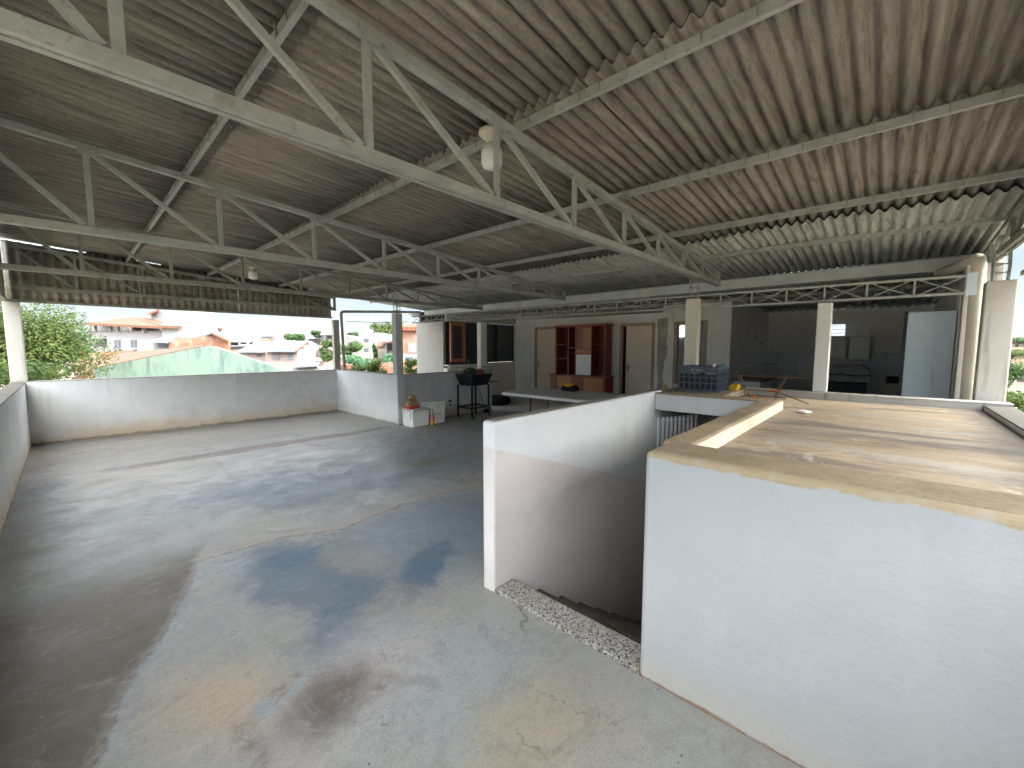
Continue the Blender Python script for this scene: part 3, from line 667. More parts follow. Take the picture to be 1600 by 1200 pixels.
truss(YB + .05, X0, 4.42, 8, 2.445, 2.445, 'farthest truss, in front of the back corrugated panel', 'steeldark')
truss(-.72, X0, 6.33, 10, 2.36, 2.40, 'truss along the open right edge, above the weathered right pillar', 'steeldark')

# pillar top cages
def cage(x, y, z0, z1, label):
    r = thing('rebar_cage', (x, y, z0), label, 'rebar', 'rebar stubs on pillar tops')
    for dx in (-.045, .045):
        for dy in (-.045, .045): MB().tube([(x + dx, y + dy, z0 - .03), (x + dx * .9, y + dy * 1.1, (z0 + z1) / 2), (x + dx, y + dy, z1)], .006, 6).build('rod', M['steeldark'], r)
    b = MB()
    for q in (.25, .55, .85):
        z = z0 + (z1 - z0) * q
        b.tube([(x - .045, y - .045, z), (x + .045, y - .045, z + .02), (x + .045, y + .045, z), (x - .045, y + .045, z + .015), (x - .045, y - .045, z)], .005, 5)
    b.build('stirrup', M['steeldark'], r)
cage(4.395, 7.055, 2.185, 2.40, 'twisted rebar on top of the square pillar above the coolers')
MB().tube([(4.30, 7.05, 2.47), (4.31, 7.05, 2.53), (4.36, 7.05, 2.555), (4.41, 7.05, 2.53), (4.42, 7.05, 2.40)], .006, 6).build('wire_loop', M['steeldark'])
tag(bpy.data.objects['wire_loop'], 'bent wire hoop over the rebar of the square pillar', 'wire')

# hanging side sheeting
def side_sheet(name, axis, c, a0, a1, zb, ztf, label, flip=1, seed=2, pitch=.115):
    r = thing('side_cladding', ((a0 + a1) / 2 if axis == 'x' else c, c if axis == 'x' else (a0 + a1) / 2, zb), label, 'cladding')
    b = MB(); rn = random.Random(seed); a = a0; k = 0
    while a < a1:
        ae = min(a + pitch * 6.6, a1); n = max(4, int((ae - a) / pitch * 8)); base = len(b.v); dz = rn.uniform(-.012, .012); dd = rn.uniform(0, .02)
        for i in range(n + 1):
            q = a + (ae - a) * i / n; w = .022 * math.cos(2 * math.pi * (q - a0) / pitch) + dd
            for z in (zb + dz * .4, ztf(q) + dz): b.v.append((q, c + flip * w, z) if axis == 'x' else (c + flip * w, q, z))
        for i in range(n):
            q = base + 2 * i; b.f.append((q, q + 1, q + 3, q + 2))
        a = ae; k += 1
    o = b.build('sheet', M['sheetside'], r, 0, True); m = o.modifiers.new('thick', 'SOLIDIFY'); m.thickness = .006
    g = MB()
    for z in (zb + .012,):
        if axis == 'x': g.bar((a0, c - flip * .02, z), (a1, c - flip * .02, z), .03, .04)
        else: g.bar((c - flip * .02, a0, z), (c - flip * .02, a1, z), .03, .04)
    g.build('girt', M['steeldark'], r)
    return r
side_sheet('back', 'x', YB + .16, X0 - .1, 4.40, 2.235, lambda x: ROOFZ(x) + .035 - (.045 if x < .35 else 0) - (.02 if .35 < x < 4 and int(x * 3.1) % 3 == 0 else 0), 'brown grey corrugated panel hanging at the back under the roof edge', 1, 4)
side_sheet('left', 'y', X0 - .12, Y0, YB + .1, 2.24, lambda y: ROOFZ(X0) - .01, 'corrugated panel hanging along the left side above the parapet', -1, 6)
side_sheet('right', 'x', -.86, X0, 5.75, 2.17, lambda x: ROOFZ(x) - .01, 'corrugated panel hanging along the right side under the roof edge', -1, 8)

# gutter
gt = thing('rain_gutter', (7.18, 4.5, 2.44), 'long blue grey zinc rain gutter along the low edge of the roof', 'gutter')
MB().prism([(7.11, -.9, 2.448), (7.11, -.9, 2.58), (7.10, -.9, 2.58), (7.10, -.9, 2.44), (7.28, -.9, 2.44), (7.28, -.9, 2.70), (7.27, -.9, 2.70), (7.27, -.9, 2.448)], (0, 10.85, 0)).build('trough', M['zinc'], gt)
MB().bar((7.105, -.9, 2.588), (7.105, 9.94, 2.588), .02, .016).build('lip', M['steel'], gt)
gb = MB()
for i in range(22):
    y = -.5 + i * .48; gb.box(7.2, 7.22, y, y + .02, 2.449, 2.56)
gb.build('bracket', M['steeldark'], gt)

# ---------------------------------------------------------------- pillars by the girder
pillar(5.45, 5.57, 1.80, 1.955, 0, 2.15, 'cream white pillar behind the dark plastic crate', 'cream', .006)
pillar(5.44, 5.58, .455, .575, 1.056, 2.00, 'white pillar standing on the curb in front of the dark kitchen', 'wall', .006)
pillar(5.60, 5.76, -.80, -.615, .0, 2.12, 'broad weathered white pillar at the right edge of the terrace', 'oldwall', .01)
pillar(6.12, 6.27, -.78, -.53, 0, 2.35, 'narrower stained white pillar behind the cream downpipe', 'oldwall', .008)
cage(5.66, -.70, 2.12, 2.37, 'thin rebar on top of the broad weathered right pillar')
cage(5.50, 1.87, 2.15, 2.40, 'thin rebar on top of the cream pillar behind the crate')

def girder(x0, x1, y0, y1, za, zb, h, n, label, mat, parts=True):
    r = thing('lattice_girder', (x0, y0, za), label, 'girder', 'lattice girders along the back rooms')
    P = lambda q, up: (x0 + (x1 - x0) * q, y0 + (y1 - y0) * q, za + (zb - za) * q + (h if up else 0))
    MB().bar(P(0, 0), P(1, 0), .03, .022).build('bottom_chord', M[mat], r)
    MB().bar(P(0, 1), P(1, 1), .03, .022).build('top_chord', M[mat], r)
    for i in range(n):
        a, b_ = i / n, (i + 1) / n
        MB().bar(P(a, 0), P(a, 1), .016, .016, (1, 0, 0)).build('post', M[mat], r)
        MB().bar(P(a + .004, 0), P(b_ - .004, 1), .008, .008, (1, 0, 0)).bar(P(a + .004, 1), P(b_ - .004, 0), .008, .008, (1, 0, 0)).build('cross_rod', M[mat], r)
    return r
girder(XG, XG, -.50, 2.6, 2.02, 2.045, .155, 9, 'pale lattice girder spanning in front of the kitchen', 'steel')
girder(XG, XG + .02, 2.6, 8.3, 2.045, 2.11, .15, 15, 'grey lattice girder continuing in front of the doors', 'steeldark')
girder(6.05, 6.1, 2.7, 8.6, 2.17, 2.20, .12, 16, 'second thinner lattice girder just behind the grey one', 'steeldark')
MB().box(5.53, 5.56, -.555, -.49, 2.0, 2.20).build('end_plate', M['bluemetal'], None, .002)
tag(bpy.data.objects['end_plate'], 'pale blue steel plate at the right end of the kitchen girder', 'plate')

# downpipes
def pipe(pts, r_, mat, label, group=None, n=14):
    o = MB().tube(pts, r_, n).build('downpipe', M[mat], None, 0, True); return tag(o, label, 'pipe', group)
def arc(p, q, c, n=6):
    p, q, c = Vector(p), Vector(q), Vector(c)
    return [tuple((1 - t) ** 2 * p + 2 * t * (1 - t) * c + t * t * q) for t in [i / n for i in range(n + 1)]]
pipe([(5.84, -.60, .02), (5.86, -.595, 1.5), (5.88, -.59, 2.27)] + arc((5.88, -.59, 2.28), (6.02, -.57, 2.385), (5.88, -.59, 2.385)) + [(6.5, -.50, 2.39), (7.14, -.40, 2.42)], .052, 'pvc', 'fat cream downpipe bending from the gutter down the right pillar')
pipe([(4.60, YB - .0, 1.01), (4.56, YB, 2.3)] + arc((4.56, YB, 2.33), (4.66, YB, 2.40), (4.56, YB, 2.40)) + [(5.6, YB, 2.455), (6.85, YB, 2.52)], .034, 'pvcgrey', 'grey pipe crossing the open gap at the back and turning down the corner pillar')

# ---------------------------------------------------------------- back rooms
# lower roof behind the gutter
roof2 = thing('lower_corrugated_roof', (9.5, 4, 2.45), 'dark corrugated roof over the kitchen and back rooms', 'roof')
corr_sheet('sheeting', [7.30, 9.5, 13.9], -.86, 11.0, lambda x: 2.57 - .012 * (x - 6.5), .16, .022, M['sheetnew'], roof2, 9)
for i in range(4):
    x = 7.4 + i * 1.7
    MB().bar((x, -.82, 2.49), (x, 10.9, 2.49), .04, .06).build('rafter', M['steeldark'], roof2)
# room corner with the window
rw = thing('bedroom_wall', (8.3, 8.8, 0), 'white plaster bedroom walls with a dark window and open wooden casement', 'wall')
MB().box(6.94, 7.02, 8.89, 10.14, -.2, 2.25).build('end_wall', M['roomend'], rw, .004)
MB().box(7.021, 9.62, 8.72, 8.82, -.2, 1.03).box(6.94, 7.02, 8.72, 8.889, -.2, .97).build('sill_wall', M['cream'], rw)
MB().box(6.93, 9.62, 8.68, 8.86, 1.031, 1.06).build('window_sill', M['white2'], rw, .003)
MB().box(6.94, 9.70, 8.72, 8.82, 2.235, 2.46).build('lintel', M['inner'], rw)
MB().box(9.621, 9.70, 8.72, 8.82, -.2, 2.234).build('pier', M['inner'], rw)
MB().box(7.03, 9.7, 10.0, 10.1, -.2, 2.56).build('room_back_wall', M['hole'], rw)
wf = MB()
for x in (8.15, 8.85): wf.box(x, x + .03, 8.75, 8.78, 1.07, 2.23)
wf.box(7.03, 9.62, 8.75, 8.78, 1.62, 1.65); wf.box(7.03, 9.62, 8.75, 8.78, 1.061, 1.085); wf.box(9.585, 9.615, 8.749, 8.781, 1.09, 2.23)
wf.build('window_frame', M['black'], rw)
MB().box(7.03, 9.61, 8.786, 8.792, 1.09, 2.23).build('window_glass', M['glassy'], rw)
cs = thing('window_casement', (6.98, 8.66, 1.14), 'open wooden casement window frame with dark glass, beside the white wall', 'window')
x0, x1 = 6.98, 7.46
def rect_frame(b, P, w0, w1, z0, z1, fw_, th):
    pass
MB().box(x0, x0 + .07, 8.62, 8.665, 1.14, 2.20).box(x1 - .07, x1, 8.62, 8.665, 1.14, 2.20).box(x0 + .07, x1 - .07, 8.62, 8.665, 1.14, 1.23).box(x0 + .07, x1 - .07, 8.62, 8.665, 2.12, 2.20).build('frame', M['woodw'], cs, .004)
MB().box(x0 + .07, x1 - .07, 8.637, 8.645, 1.23, 2.12).build('pane', M['glassy'], cs)
MB().box(x1 + .002, x1 + .05, 8.62, 8.715, 1.12, 2.22).build('jamb', M['woodw'], cs)

# door wall
DW = [(7.93, 7.12), (5.09, 4.20), (3.70, 3.00)]      # door openings, y from-to
dw = thing('corridor_wall', (9.75, 5.6, 0), 'long stained grey white wall with three doorways behind the table', 'wall')
ys = [8.82, 7.93, 7.12, 5.09, 4.20, 3.70, 3.00, YK]
b = MB()
for a_, c_ in ((8.719, 7.93), (7.12, 5.09), (4.20, 3.70), (3.00, YK)): b.box(XD, XD + .12, c_, a_, -.2, 2.14)
b.box(XD, XD + .12, YK, 8.719, 2.141, 2.36); b.box(XD, XD + .12, YK, 4.0, 2.361, 2.52)
M['doorwall'] = plaster('stained_wall', (.84, .85, .82), stain=(.36, .33, .28), amt=.55, base=False)
b.build('wall_face', M['doorwall'], dw)
pp = random.Random(12); L1 = [(XD - .005, 4.08 + pp.uniform(-.015, .015) + .003 * i, .3 + .12 * i) for i in range(17)]; L2 = [(XD - .005, 3.88 + pp.uniform(-.02, .02) + .07 * (i > 8), 2.24 - .12 * i) for i in range(17)]
MB().prism(L1 + L2, (.004, 0, 0)).build('bare_patch', M['patch'], dw)
MB().prism([(XD - .006, 3.93, .3), (XD - .006, 3.93, .62), (XD - .006, 3.87, .66), (XD - .006, 3.82, .55), (XD - .006, 3.84, .3)], (.004, 0, 0)).build('ochre_patch', M['ochre'], dw)
MB().box(XD + 1.4, XD + 1.5, YK + .1, 4.6, -.2, 2.4).build('inner_wall', M['tile_w'], dw)
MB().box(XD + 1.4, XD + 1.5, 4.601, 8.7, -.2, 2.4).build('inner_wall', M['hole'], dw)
def door(ya, yb, label, open_=0., ajar_col='doorp', winlight=False):
    r = thing('interior_door', (XD, (ya + yb) / 2, 0), label, 'door', 'beige doors of the back rooms')
    j = MB().box(XD - .015, XD + .125, ya - .055, ya + .02, 0, 2.135).box(XD - .015, XD + .125, yb - .02, yb + .055, 0, 2.135).box(XD - .014, XD + .124, yb + .055, ya - .055, 2.075, 2.138)
    j.build('door_frame', M['jamb'], r, .003)
    if not winlight:
        y_l = ya - .055 - open_
        lf = MB().box(XD + .03, XD + .065, yb + .057, y_l, .01, 2.073).build('leaf', M[ajar_col], r, .002)
        MB().tube([(XD + .03, y_l - .06, 1.03), (XD - .02, y_l - .06, 1.03), (XD - .025, y_l - .17, 1.03)], .009, 8).box(XD + .025, XD + .0295, y_l - .08, y_l - .04, .93, 1.10).build('handle', M['steeldark'], lf)
        if open_: MB().box(XD + .07, XD + .09, y_l - .02, ya, .01, 2.07).build('gap', M['dark'], r)
    return r
door(7.93, 7.12, 'closed beige door half hidden on the left of the wooden hutch')
door(5.09, 4.20, 'beige door slightly open with a black gap, right of the wooden hutch', .09)
door(3.70, 3.00, 'open doorway with a small bright window inside, behind the cream pillar', 0, 'doorp', True)
iw = thing('small_window', (XD + 1.39, 3.55, 1.7), 'small bright barred window seen inside the doorway behind the cream pillar', 'window')
def emis(name, c, s):
    m = bpy.data.materials.new(name); m.use_nodes = True; n = m.node_tree.nodes; p = n["Principled BSDF"]
    p.inputs['Base Color'].default_value = (*c, 1); p.inputs['Emission Color'].default_value = (*c, 1); p.inputs['Emission Strength'].default_value = s; return m
M['daylight'] = emis('daylight_pane', (.85, .93, 1.), .55)
MB().box(XD + 1.37, XD + 1.39, 3.97, 4.20, 1.82, 2.10).build('pane', M['daylight'], iw)
bb = MB()
for z in (1.90, 1.97, 2.04): bb.bar((XD + 1.36, 3.97, z), (XD + 1.36, 4.20, z), .012, .014)
bb.bar((XD + 1.36, 4.08, 1.82), (XD + 1.36, 4.08, 2.10), .012, .014); bb.build('bars', M['steeldark'], iw)

# kitchen
kw = thing('kitchen_walls', (11, 2.5, 0), 'dim kitchen walls with a band of white tiles', 'wall')
XK = 13.4
MB().box(XD + .121, XK, YK - .10, YK, -.2, 2.56).box(XD - .02, XD + .12, YK - .1, YK - .001, -.2, 2.56).build('side_wall', M['kitchen'], kw)
MB().box(XK, XK + .1, .0 + 1.16, YK, -.2, 2.56).box(XK, XK + .1, -.719, .82, -.2, 2.56).box(XK, XK + .1, .82, 1.16, 2.12, 2.5).box(XK, XK + .1, .82, 1.16, -.2, 1.83).build('end_wall', M['kitchen'], kw)
MB().box(6.3, XK + .1, -.80, -.72, -.2, 2.56).build('outer_wall', M['kitchen'], kw)
def tilem():
    t = NT('kitchen_tiles', .3, .5)
    br = t.n.new("ShaderNodeTexBrick"); m = t.map((1, 1, 1), (0, R(90), 0)); t.l.new(m, br.inputs['Vector'])
    br.offset = 0; br.inputs['Scale'].default_value = 1; br.inputs['Brick Width'].default_value = .45; br.inputs['Row Height'].default_value = .45
    br.inputs['Mortar Size'].default_value = .008
    br.inputs['Color1'].default_value = (.62, .67, .70, 1); br.inputs['Color2'].default_value = (.67, .72, .75, 1); br.inputs['Mortar'].default_value = (.40, .42, .43, 1)
    return t.col(br.outputs[0])
M['tiles'] = tilem()
MB().box(XK - .012, XK, -.72, YK - .1, 0, 1.42).box(11.2, XK - .012, YK - .112, YK - .1, 0, 1.42).build('tile_band', M['tiles'], kw)
for p in ((11.0, 1.9), (11.9, 1.75), (12.5, 1.62)): MB().box(p[0], p[0] + .09, YK - .115, YK - .1, p[1], p[1] + .05).build('socket', M['black'], kw)
kwin = thing('kitchen_window', (XK, .99, 1.83), 'small bright louvred window high in the dark kitchen', 'window')
lv = MB()
for i in range(3): lv.bar((XK - .02, .82, 1.90 + i * .09), (XK - .02, 1.16, 1.90 + i * .09), .03, .012)
lv.build('louvre', M['zinc'], kwin)
sk = thing('kitchen_sink', (10.4, 2.1, 0), 'white boxed sink unit with a stained worktop in the kitchen', 'sink')
MB().box(9.95, 11.1, 1.95, 2.48, 0, .80).build('cabinet', M['tile_w'], sk, .004)
MB().box(9.90, 11.15, 1.88, 2.49, .80, .86).build('worktop', flat('worktop', (.12, .09, .06), .5, .4, 0., .3, 8), sk, .004)
MB().tube([(10.5, 2.46, .86), (10.5, 2.46, 1.05), (10.5, 2.30, 1.09), (10.5, 2.24, 1.02)], .012, 8).build('tap', M['zinc'], sk)
for i, (ya, yb, z0, z1, lab) in enumerate(((1.09, .72, 1.25, 1.80, 'left grey wall cupboard with paper notices, under the kitchen window'), (.70, .30, 1.22, 1.80, 'right grey wall cupboard with paper notices, beside the kitchen window'))):
    r = thing('wall_cupboard', (12.8, ya, z0), lab, 'cupboard', 'kitchen wall cupboards')
    MB().box(12.75, 13.38, yb, ya, z0, z1).build('body', M['inner'], r, .006)
    MB().box(12.735, 12.749, yb + .03, ya - .03, z0 + .03, z1 - .03).build('door_panel', M['tile_w'], r, .003)
    MB().box(12.728, 12.734, yb + .08, ya - .15, z1 - .12, z1 - .05).box(12.728, 12.734, yb + .08, yb + .2, z1 - .3, z1 - .16).build('notice', M['white2'], r)
sv_ = thing('covered_stove', (11.2, .6, 0), 'kitchen stove draped with a pale grey cloth on a dark base', 'stove')
MB().box(10.95, 11.45, .27, .90, 0, .80).build('body', M['black'], sv_, .01)
MB().prism([(10.90, .22, .82), (10.90, .95, .82), (10.94, .93, 1.05), (11.05, .86, 1.16), (11.1, .34, 1.16), (10.94, .24, 1.04)], (.55, 0, 0)).build('cloth', M['tarp'], sv_, .03)
MB().tube([(10.88, .22, .97), (10.88, .5, .95), (10.885, .7, .98), (10.88, .93, .96)], .012, 6).build('fold', M['black'], sv_)
mw = thing('low_cabinet', (12.6, -.2, 0), 'small grey cabinet with a dark opening by the kitchen end wall', 'cabinet')
MB().box(12.4, 12.9, -.40, .02, 0, .95).build('body', M['tile_w'], mw, .006)
MB().box(12.385, 12.4, -.36, -.02, .74, .90).build('opening', M['black'], mw)
fr = thing('metal_door', (6.7, -.33, 0), 'tall pale blue grey metal door leaning beside the right pillar', 'door')
MB().box(6.60, 6.66, -.535, -.15, .02, 1.935).build('leaf', M['bluemetal'], fr, .006)
MB().box(6.59, 6.67, -.149, -.12, 0, 1.95).build('edge_frame', M['black'], fr)
MB().box(6.66, 6.9, -.62, -.55, 0, 2.1).build('side_post', M['kitchen'], fr)

# ---------------------------------------------------------------- furniture and loose objects
hu = thing('wooden_hutch', (9.3, 6.1, 0), 'tall reddish brown wooden shelf unit with open compartments against the back wall', 'cabinet')
HX0, HX1 = 9.22, 9.66
MB().box(9.64, 9.66, 5.33, 6.86, .80, 2.10).build('back_panel', M['woodd'], hu)
for y, w in ((6.86, .03), (6.45, .025), (6.22, .02), (5.72, .02), (5.33, .03)): MB().box(HX0 + .08, 9.639, y - w, y, .79, 2.08).build('upright', M['wood'], hu)
MB().box(HX0 + .03, 9.68, 5.28, 6.90, 2.081, 2.14).build('cornice', M['wood'], hu, .008)
for (ya, yb, z) in ((6.83, 6.451, 1.60), (6.83, 6.451, 1.22), (6.425, 6.221, 1.52), (6.425, 6.221, 1.36), (5.70, 5.331, 1.60)): MB().box(HX0 + .1, 9.639, yb, ya, z, z + .022).build('shelf', M['wood'], hu)
MB().box(HX0 + .10, HX0 + .12, 5.721, 6.199, 1.35, 2.08).build('cupboard_front', M['wood'], hu)
MB().box(HX0 + .09, HX0 + .099, 5.74, 5.98, 1.50, 2.04).box(HX0 + .088, HX0 + .099, 5.735, 6.18, 1.37, 1.47).build('orange_panel', M['wood2'], hu, .003)
MB().box(HX0 + .10, HX0 + .115, 5.725, 6.195, .80, 1.345).build('white_board', M['white'], hu)
MB().box(HX0 + .03, 9.66, 5.25, 7.0, .04, .76).build('base_cabinet', M['wood'], hu, .004)
MB().box(HX0 - .01, 9.68, 5.22, 7.03, .761, .79).build('counter', M['wood'], hu, .006)
for ya, yb, m_ in ((6.97, 6.78, 'wood'), (6.75, 6.28, 'wood2'), (6.25, 5.92, 'wood'), (5.90, 5.30, 'wood2')): MB().box(HX0 + .015, HX0 + .029, yb, ya, .08, .74).build('cabinet_door', M[m_], hu, .003)

tb = thing('folding_table', (5.7, 3.8, 0), 'long trestle table with grey top and white edge behind the stair wall', 'table')
MB().box(5.17, 6.30, 2.7, 4.97, .742, .75).build('tabletop', M['tabletop'], tb)
MB().box(5.165, 6.305, 2.695, 4.975, .70, .741).build('table_edge', M['white2'], tb, .003)
for x, y in ((5.5, 4.6), (6.0, 4.6), (5.5, 3.1), (6.0, 3.1)): MB().tube([(x, y, 0), (x, y, .70)], .013, 8).build('leg', M['black'], tb)
for x in (5.5, 6.0): MB().tube([(x, 4.6, .25), (x, 4.0, .69)], .008, 6).build('brace', M['steeldark'], tb)

bp = thing('bag', (6.25, 4.1, .75), 'small black bag with a yellow top on the far edge of the table', 'bag')
def sitbag(): pass
MB().prism([(6.0, 4.30, .752), (6.0, 4.02, .752), (6.0, 4.00, .80), (6.0, 4.06, .865), (6.0, 4.26, .865), (6.0, 4.32, .80)], (.16, 0, 0)).build('body', M['blackcloth'], bp, .02)
MB().ell((6.05, 4.16, .862), (.085, .10, .038), 14, 8).build('flap', M['yellow'], bp, 0, True)

# foam coolers
def cooler(x0, x1, y0, y1, h, label, sheen, lid=.07):
    r = thing('foam_cooler', ((x0 + x1) / 2, (y0 + y1) / 2, 0), label, 'cooler', 'white foam coolers by the wall')
    t = .012
    MB().quadbox([(x0 + t, y0 + t, 0), (x1 - t, y0 + t, 0), (x1 - t, y1 - t, 0), (x0 + t, y1 - t, 0), (x0, y0, h - lid), (x1, y0, h - lid), (x1, y1, h - lid), (x0, y1, h - lid)]).build('box', M['foam'], r, .012)
    MB().box(x0 - .006, x1 + .006, y0 - .006, y1 + .006, h - lid + .004, h).build('lid', M['foam'], r, .01)
    return r
a1_ = cooler(4.40, 4.78, 6.60, 6.98, .345, 'smaller white foam cooler with bag on its lid, beside the corner strip', 0)
MB().box(4.43, 4.76, 6.591, 6.597, .315, .338).box(4.388, 4.393, 6.63, 6.95, .315, .335).build('tape', M['pvcgrey'], a1_)
MB().box(4.392, 4.399, 6.66, 6.675, .17, .30).build('strap', M['pvcgrey'], a1_)
c2 = cooler(4.84, 5.20, 6.62, 6.99, .44, 'taller white foam cooler with red lines and yellow emblem', 0, .05)
MB().box(4.90, 5.09, 6.616, 6.622, .215, .221).box(4.93, 5.12, 6.616, 6.622, .175, .180).build('red_line', M['redpaper'], c2)
MB().ell((5.0, 6.618, .33), (.016, .006, .022), 8, 6).build('emblem', M['yellow'], c2)

pb = thing('charcoal_bag', (4.5, 6.78, .345), 'crumpled brown paper charcoal bag with red bottom band, on the small cooler', 'bag')
def crum(z0, z1, r0, r1, c, seed, n=26, m=7, lean=0.):
    b = MB(); rn = random.Random(seed); off = [rn.uniform(-1, 1) for _ in range(n)]
    for j in range(m + 1):
        q = j / m
        for k in range(n):
            t = 2 * math.pi * k / n; rr = 1 / max(abs(math.cos(t)) ** 1, abs(math.sin(t)) ** 1) ** .75
            e = 1 + (.06 + .14 * q) * off[k] * math.sin(3 * q + k) + rn.uniform(-.02, .02)
            rx = (r0[0] + (r1[0] - r0[0]) * q) * rr * e; ry = (r0[1] + (r1[1] - r0[1]) * q) * rr * e
            b.v.append((c[0] + math.cos(t) * rx + lean * q, c[1] + math.sin(t) * ry, z0 + (z1 - z0) * q + rn.uniform(-.006, .006) * q))
    for j in range(m):
        for k in range(n): b.f.append((j * n + k, j * n + (k + 1) % n, (j + 1) * n + (k + 1) % n, (j + 1) * n + k))
    b.f.append(tuple(range(n))[::-1]); b.f.append(tuple(m * n + k for k in range(n)))
    return b
cx, cy = 4.50, 6.76
crum(.405, .60, (.125, .09), (.05, .045), (cx, cy), 4).build('paper_sack', M['paper'], pb)
crum(.347, .404, (.125, .09), (.126, .091), (cx, cy), 4, m=2).build('red_band', M['redpaper'], pb)
# print on the sack: dark swoosh and lettering strokes
ik = MB()
for (u, z, w, h_) in ((-.045, .52, .05, .012), (-.055, .50, .03, .02), (-.02, .545, .02, .03), (.01, .535, .018, .04), (.04, .53, .018, .04), (-.03, .455, .09, .012), (.03, .475, .05, .012)):
    p = Vector((cx - .115 + (z - .40) * .33, cy - .01, z)); s_ = Vector((.35, -.94, 0)); p = p + s_ * (u + .02)
    p = p + Vector((-.03, -.045, 0)); ik.bar(p, p + s_ * w, .006, h_)
ik.build('print', M['ink'], pb)

bt = thing('soda_bottle', (4.80, 6.53, 0), 'plastic soda bottle with orange drink and pink label, in front of the coolers', 'bottle')
MB().lathe((4.80, 6.53, 0), [(.03, 0), (.038, .01), (.038, .12)], 14).build('drink', flat('orange_drink', (.75, .30, .02), .15, .6), bt, 0, True)
MB().lathe((4.80, 6.53, 0), [(.039, .121), (.039, .20)], 14).build('bottle_label', flat('pink_label', (.72, .20, .25), .5, .4, 0., .6, 40), bt, 0, True)
MB().lathe((4.80, 6.53, 0), [(.037, .201), (.034, .23), (.014, .28), (.014, .30)], 14).build('neck', flat('clear_plastic', (.45, .35, .33), .1, .6), bt, 0, True)
MB().lathe((4.80, 6.53, 0), [(.017, .3005), (.017, .322)], 12).build('cap', M['black'], bt, 0, True)

# barbecue
bq = thing('barbecue', (6.05, 6.72, 0), 'black metal barbecue stand with vegetables on its grill', 'barbecue')
L = [(5.80, 6.47), (6.32, 6.50), (5.80, 6.93), (6.32, 6.93)]
for x, y in L:
    MB().bar((x, y, .03), (x, y, .72), .032, .032).tube([(x, y, .04), (x + .015, y - .02, .012), (x + .03, y - .04, .012)], .014, 6).build('leg', M['black'], bq)
for i, j in ((0, 1), (1, 3), (3, 2), (2, 0)):
    a, c_ = L[i], L[j]; MB().bar((a[0], a[1], .23), (c_[0], c_[1], .23), .028, .032).build('shelf_rail', M['black'], bq)
MB().quadbox([(5.84, 6.49, .71), (6.30, 6.51, .71), (6.30, 6.91, .71), (5.84, 6.91, .71), (5.76, 6.43, .955), (6.38, 6.43, .955), (6.38, 6.97, .955), (5.76, 6.97, .955)]).build('fire_box', M['black'], bq, .004)
MB().bar((6.32, 6.45, .78), (6.52, 6.42, .78), .10, .012).build('side_tray', M['black'], bq)
rk = MB()
for x in (5.77, 6.37):
    rk.tube([(x, 6.45, .955), (x, 6.45, 1.10)], .006, 6).tube([(x, 6.95, .955), (x, 6.95, 1.10)], .006, 6).tube([(x, 6.45, 1.10), (x, 6.95, 1.10)], .006, 6)
rk.tube([(5.77, 6.45, 1.0), (6.37, 6.45, 1.0)], .005, 6)
rk.build('skewer_rack', M['black'], bq)
def leaves(mb, c, r, n, s, rn, flatz=1., surf=.25):
    for _ in range(n):
        while True:
            d = Vector((rn.gauss(0, 1), rn.gauss(0, 1), rn.gauss(0, 1)))
            if d.length > .01: break
        d.normalize(); q = rn.random() ** surf
        p = Vector((c[0] + d.x * r[0] * q, c[1] + d.y * r[1] * q, c[2] + d.z * r[2] * q * flatz))
        nrm = (d + Vector((rn.uniform(-1, 1), rn.uniform(-1, 1), rn.uniform(-.3, 1.2))) * .9).normalized()
        a = nrm.cross(Vector((rn.uniform(-1, 1), rn.uniform(-1, 1), rn.uniform(-1, 1)))).normalized(); b2 = nrm.cross(a)
        l = s * rn.uniform(.6, 1.3); w = l * rn.uniform(.35, .55); base = len(mb.v)
        mb.v += [tuple(p - a * l), tuple(p - b2 * w + nrm * l * .15), tuple(p + a * l), tuple(p + b2 * w + nrm * l * .15)]
        mb.f.append((base, base + 1, base + 2, base + 3))
vg = thing('lettuce', (5.9, 6.6, .96), 'bunch of pale green leaves lying on the black barbecue', 'vegetable')
b = MB(); leaves(b, (5.90, 6.62, 1.02), (.15, .12, .07), 160, .045, rnd); b.build('leaf_bunch', M['leafy'], vg)
rp_ = thing('red_pepper_bunch', (6.15, 6.55, .96), 'bunch of dark red peppers on the barbecue beside the green leaves', 'vegetable')
b = MB()
for i in range(9): b.ell((6.14 + rnd.uniform(-.09, .09), 6.56 + rnd.uniform(-.06, .06), .99 + rnd.uniform(0, .06)), (.032, .028, .03), 8, 6)
b.build('peppers', M['red'], rp_, 0, True)
tp = thing('broom', (6.55, 6.9, 0), 'green handled broom leaning behind the barbecue', 'broom')
MB().tube([(6.66, 6.93, .05), (6.14, 6.99, 1.27)], .011, 8).build('handle', M['green'], tp)
MB().box(6.60, 6.76, 6.90, 6.96, .0, .07).build('brush', M['blackcloth'], tp)
bc = thing('floor_cushion', (7.8, 7.6, 0), 'black round crumpled bundle lying on the floor by the window wall', 'bundle')
MB().ell((7.85, 7.75, .10), (.42, .36, .15), 22, 10, .08).build('bundle_cloth', M['blackcloth'], bc, 0, True)
so = thing('power_outlet', (5.65, YN + .015, .33), 'small black power outlet on the grey wall left of the barbecue', 'outlet')
MB().box(5.62, 5.70, YN + .008, YN + .02, .34, .38).box(5.63, 5.68, YN + .01, YN + .02, .26, .29).build('plate', M['black'], so)

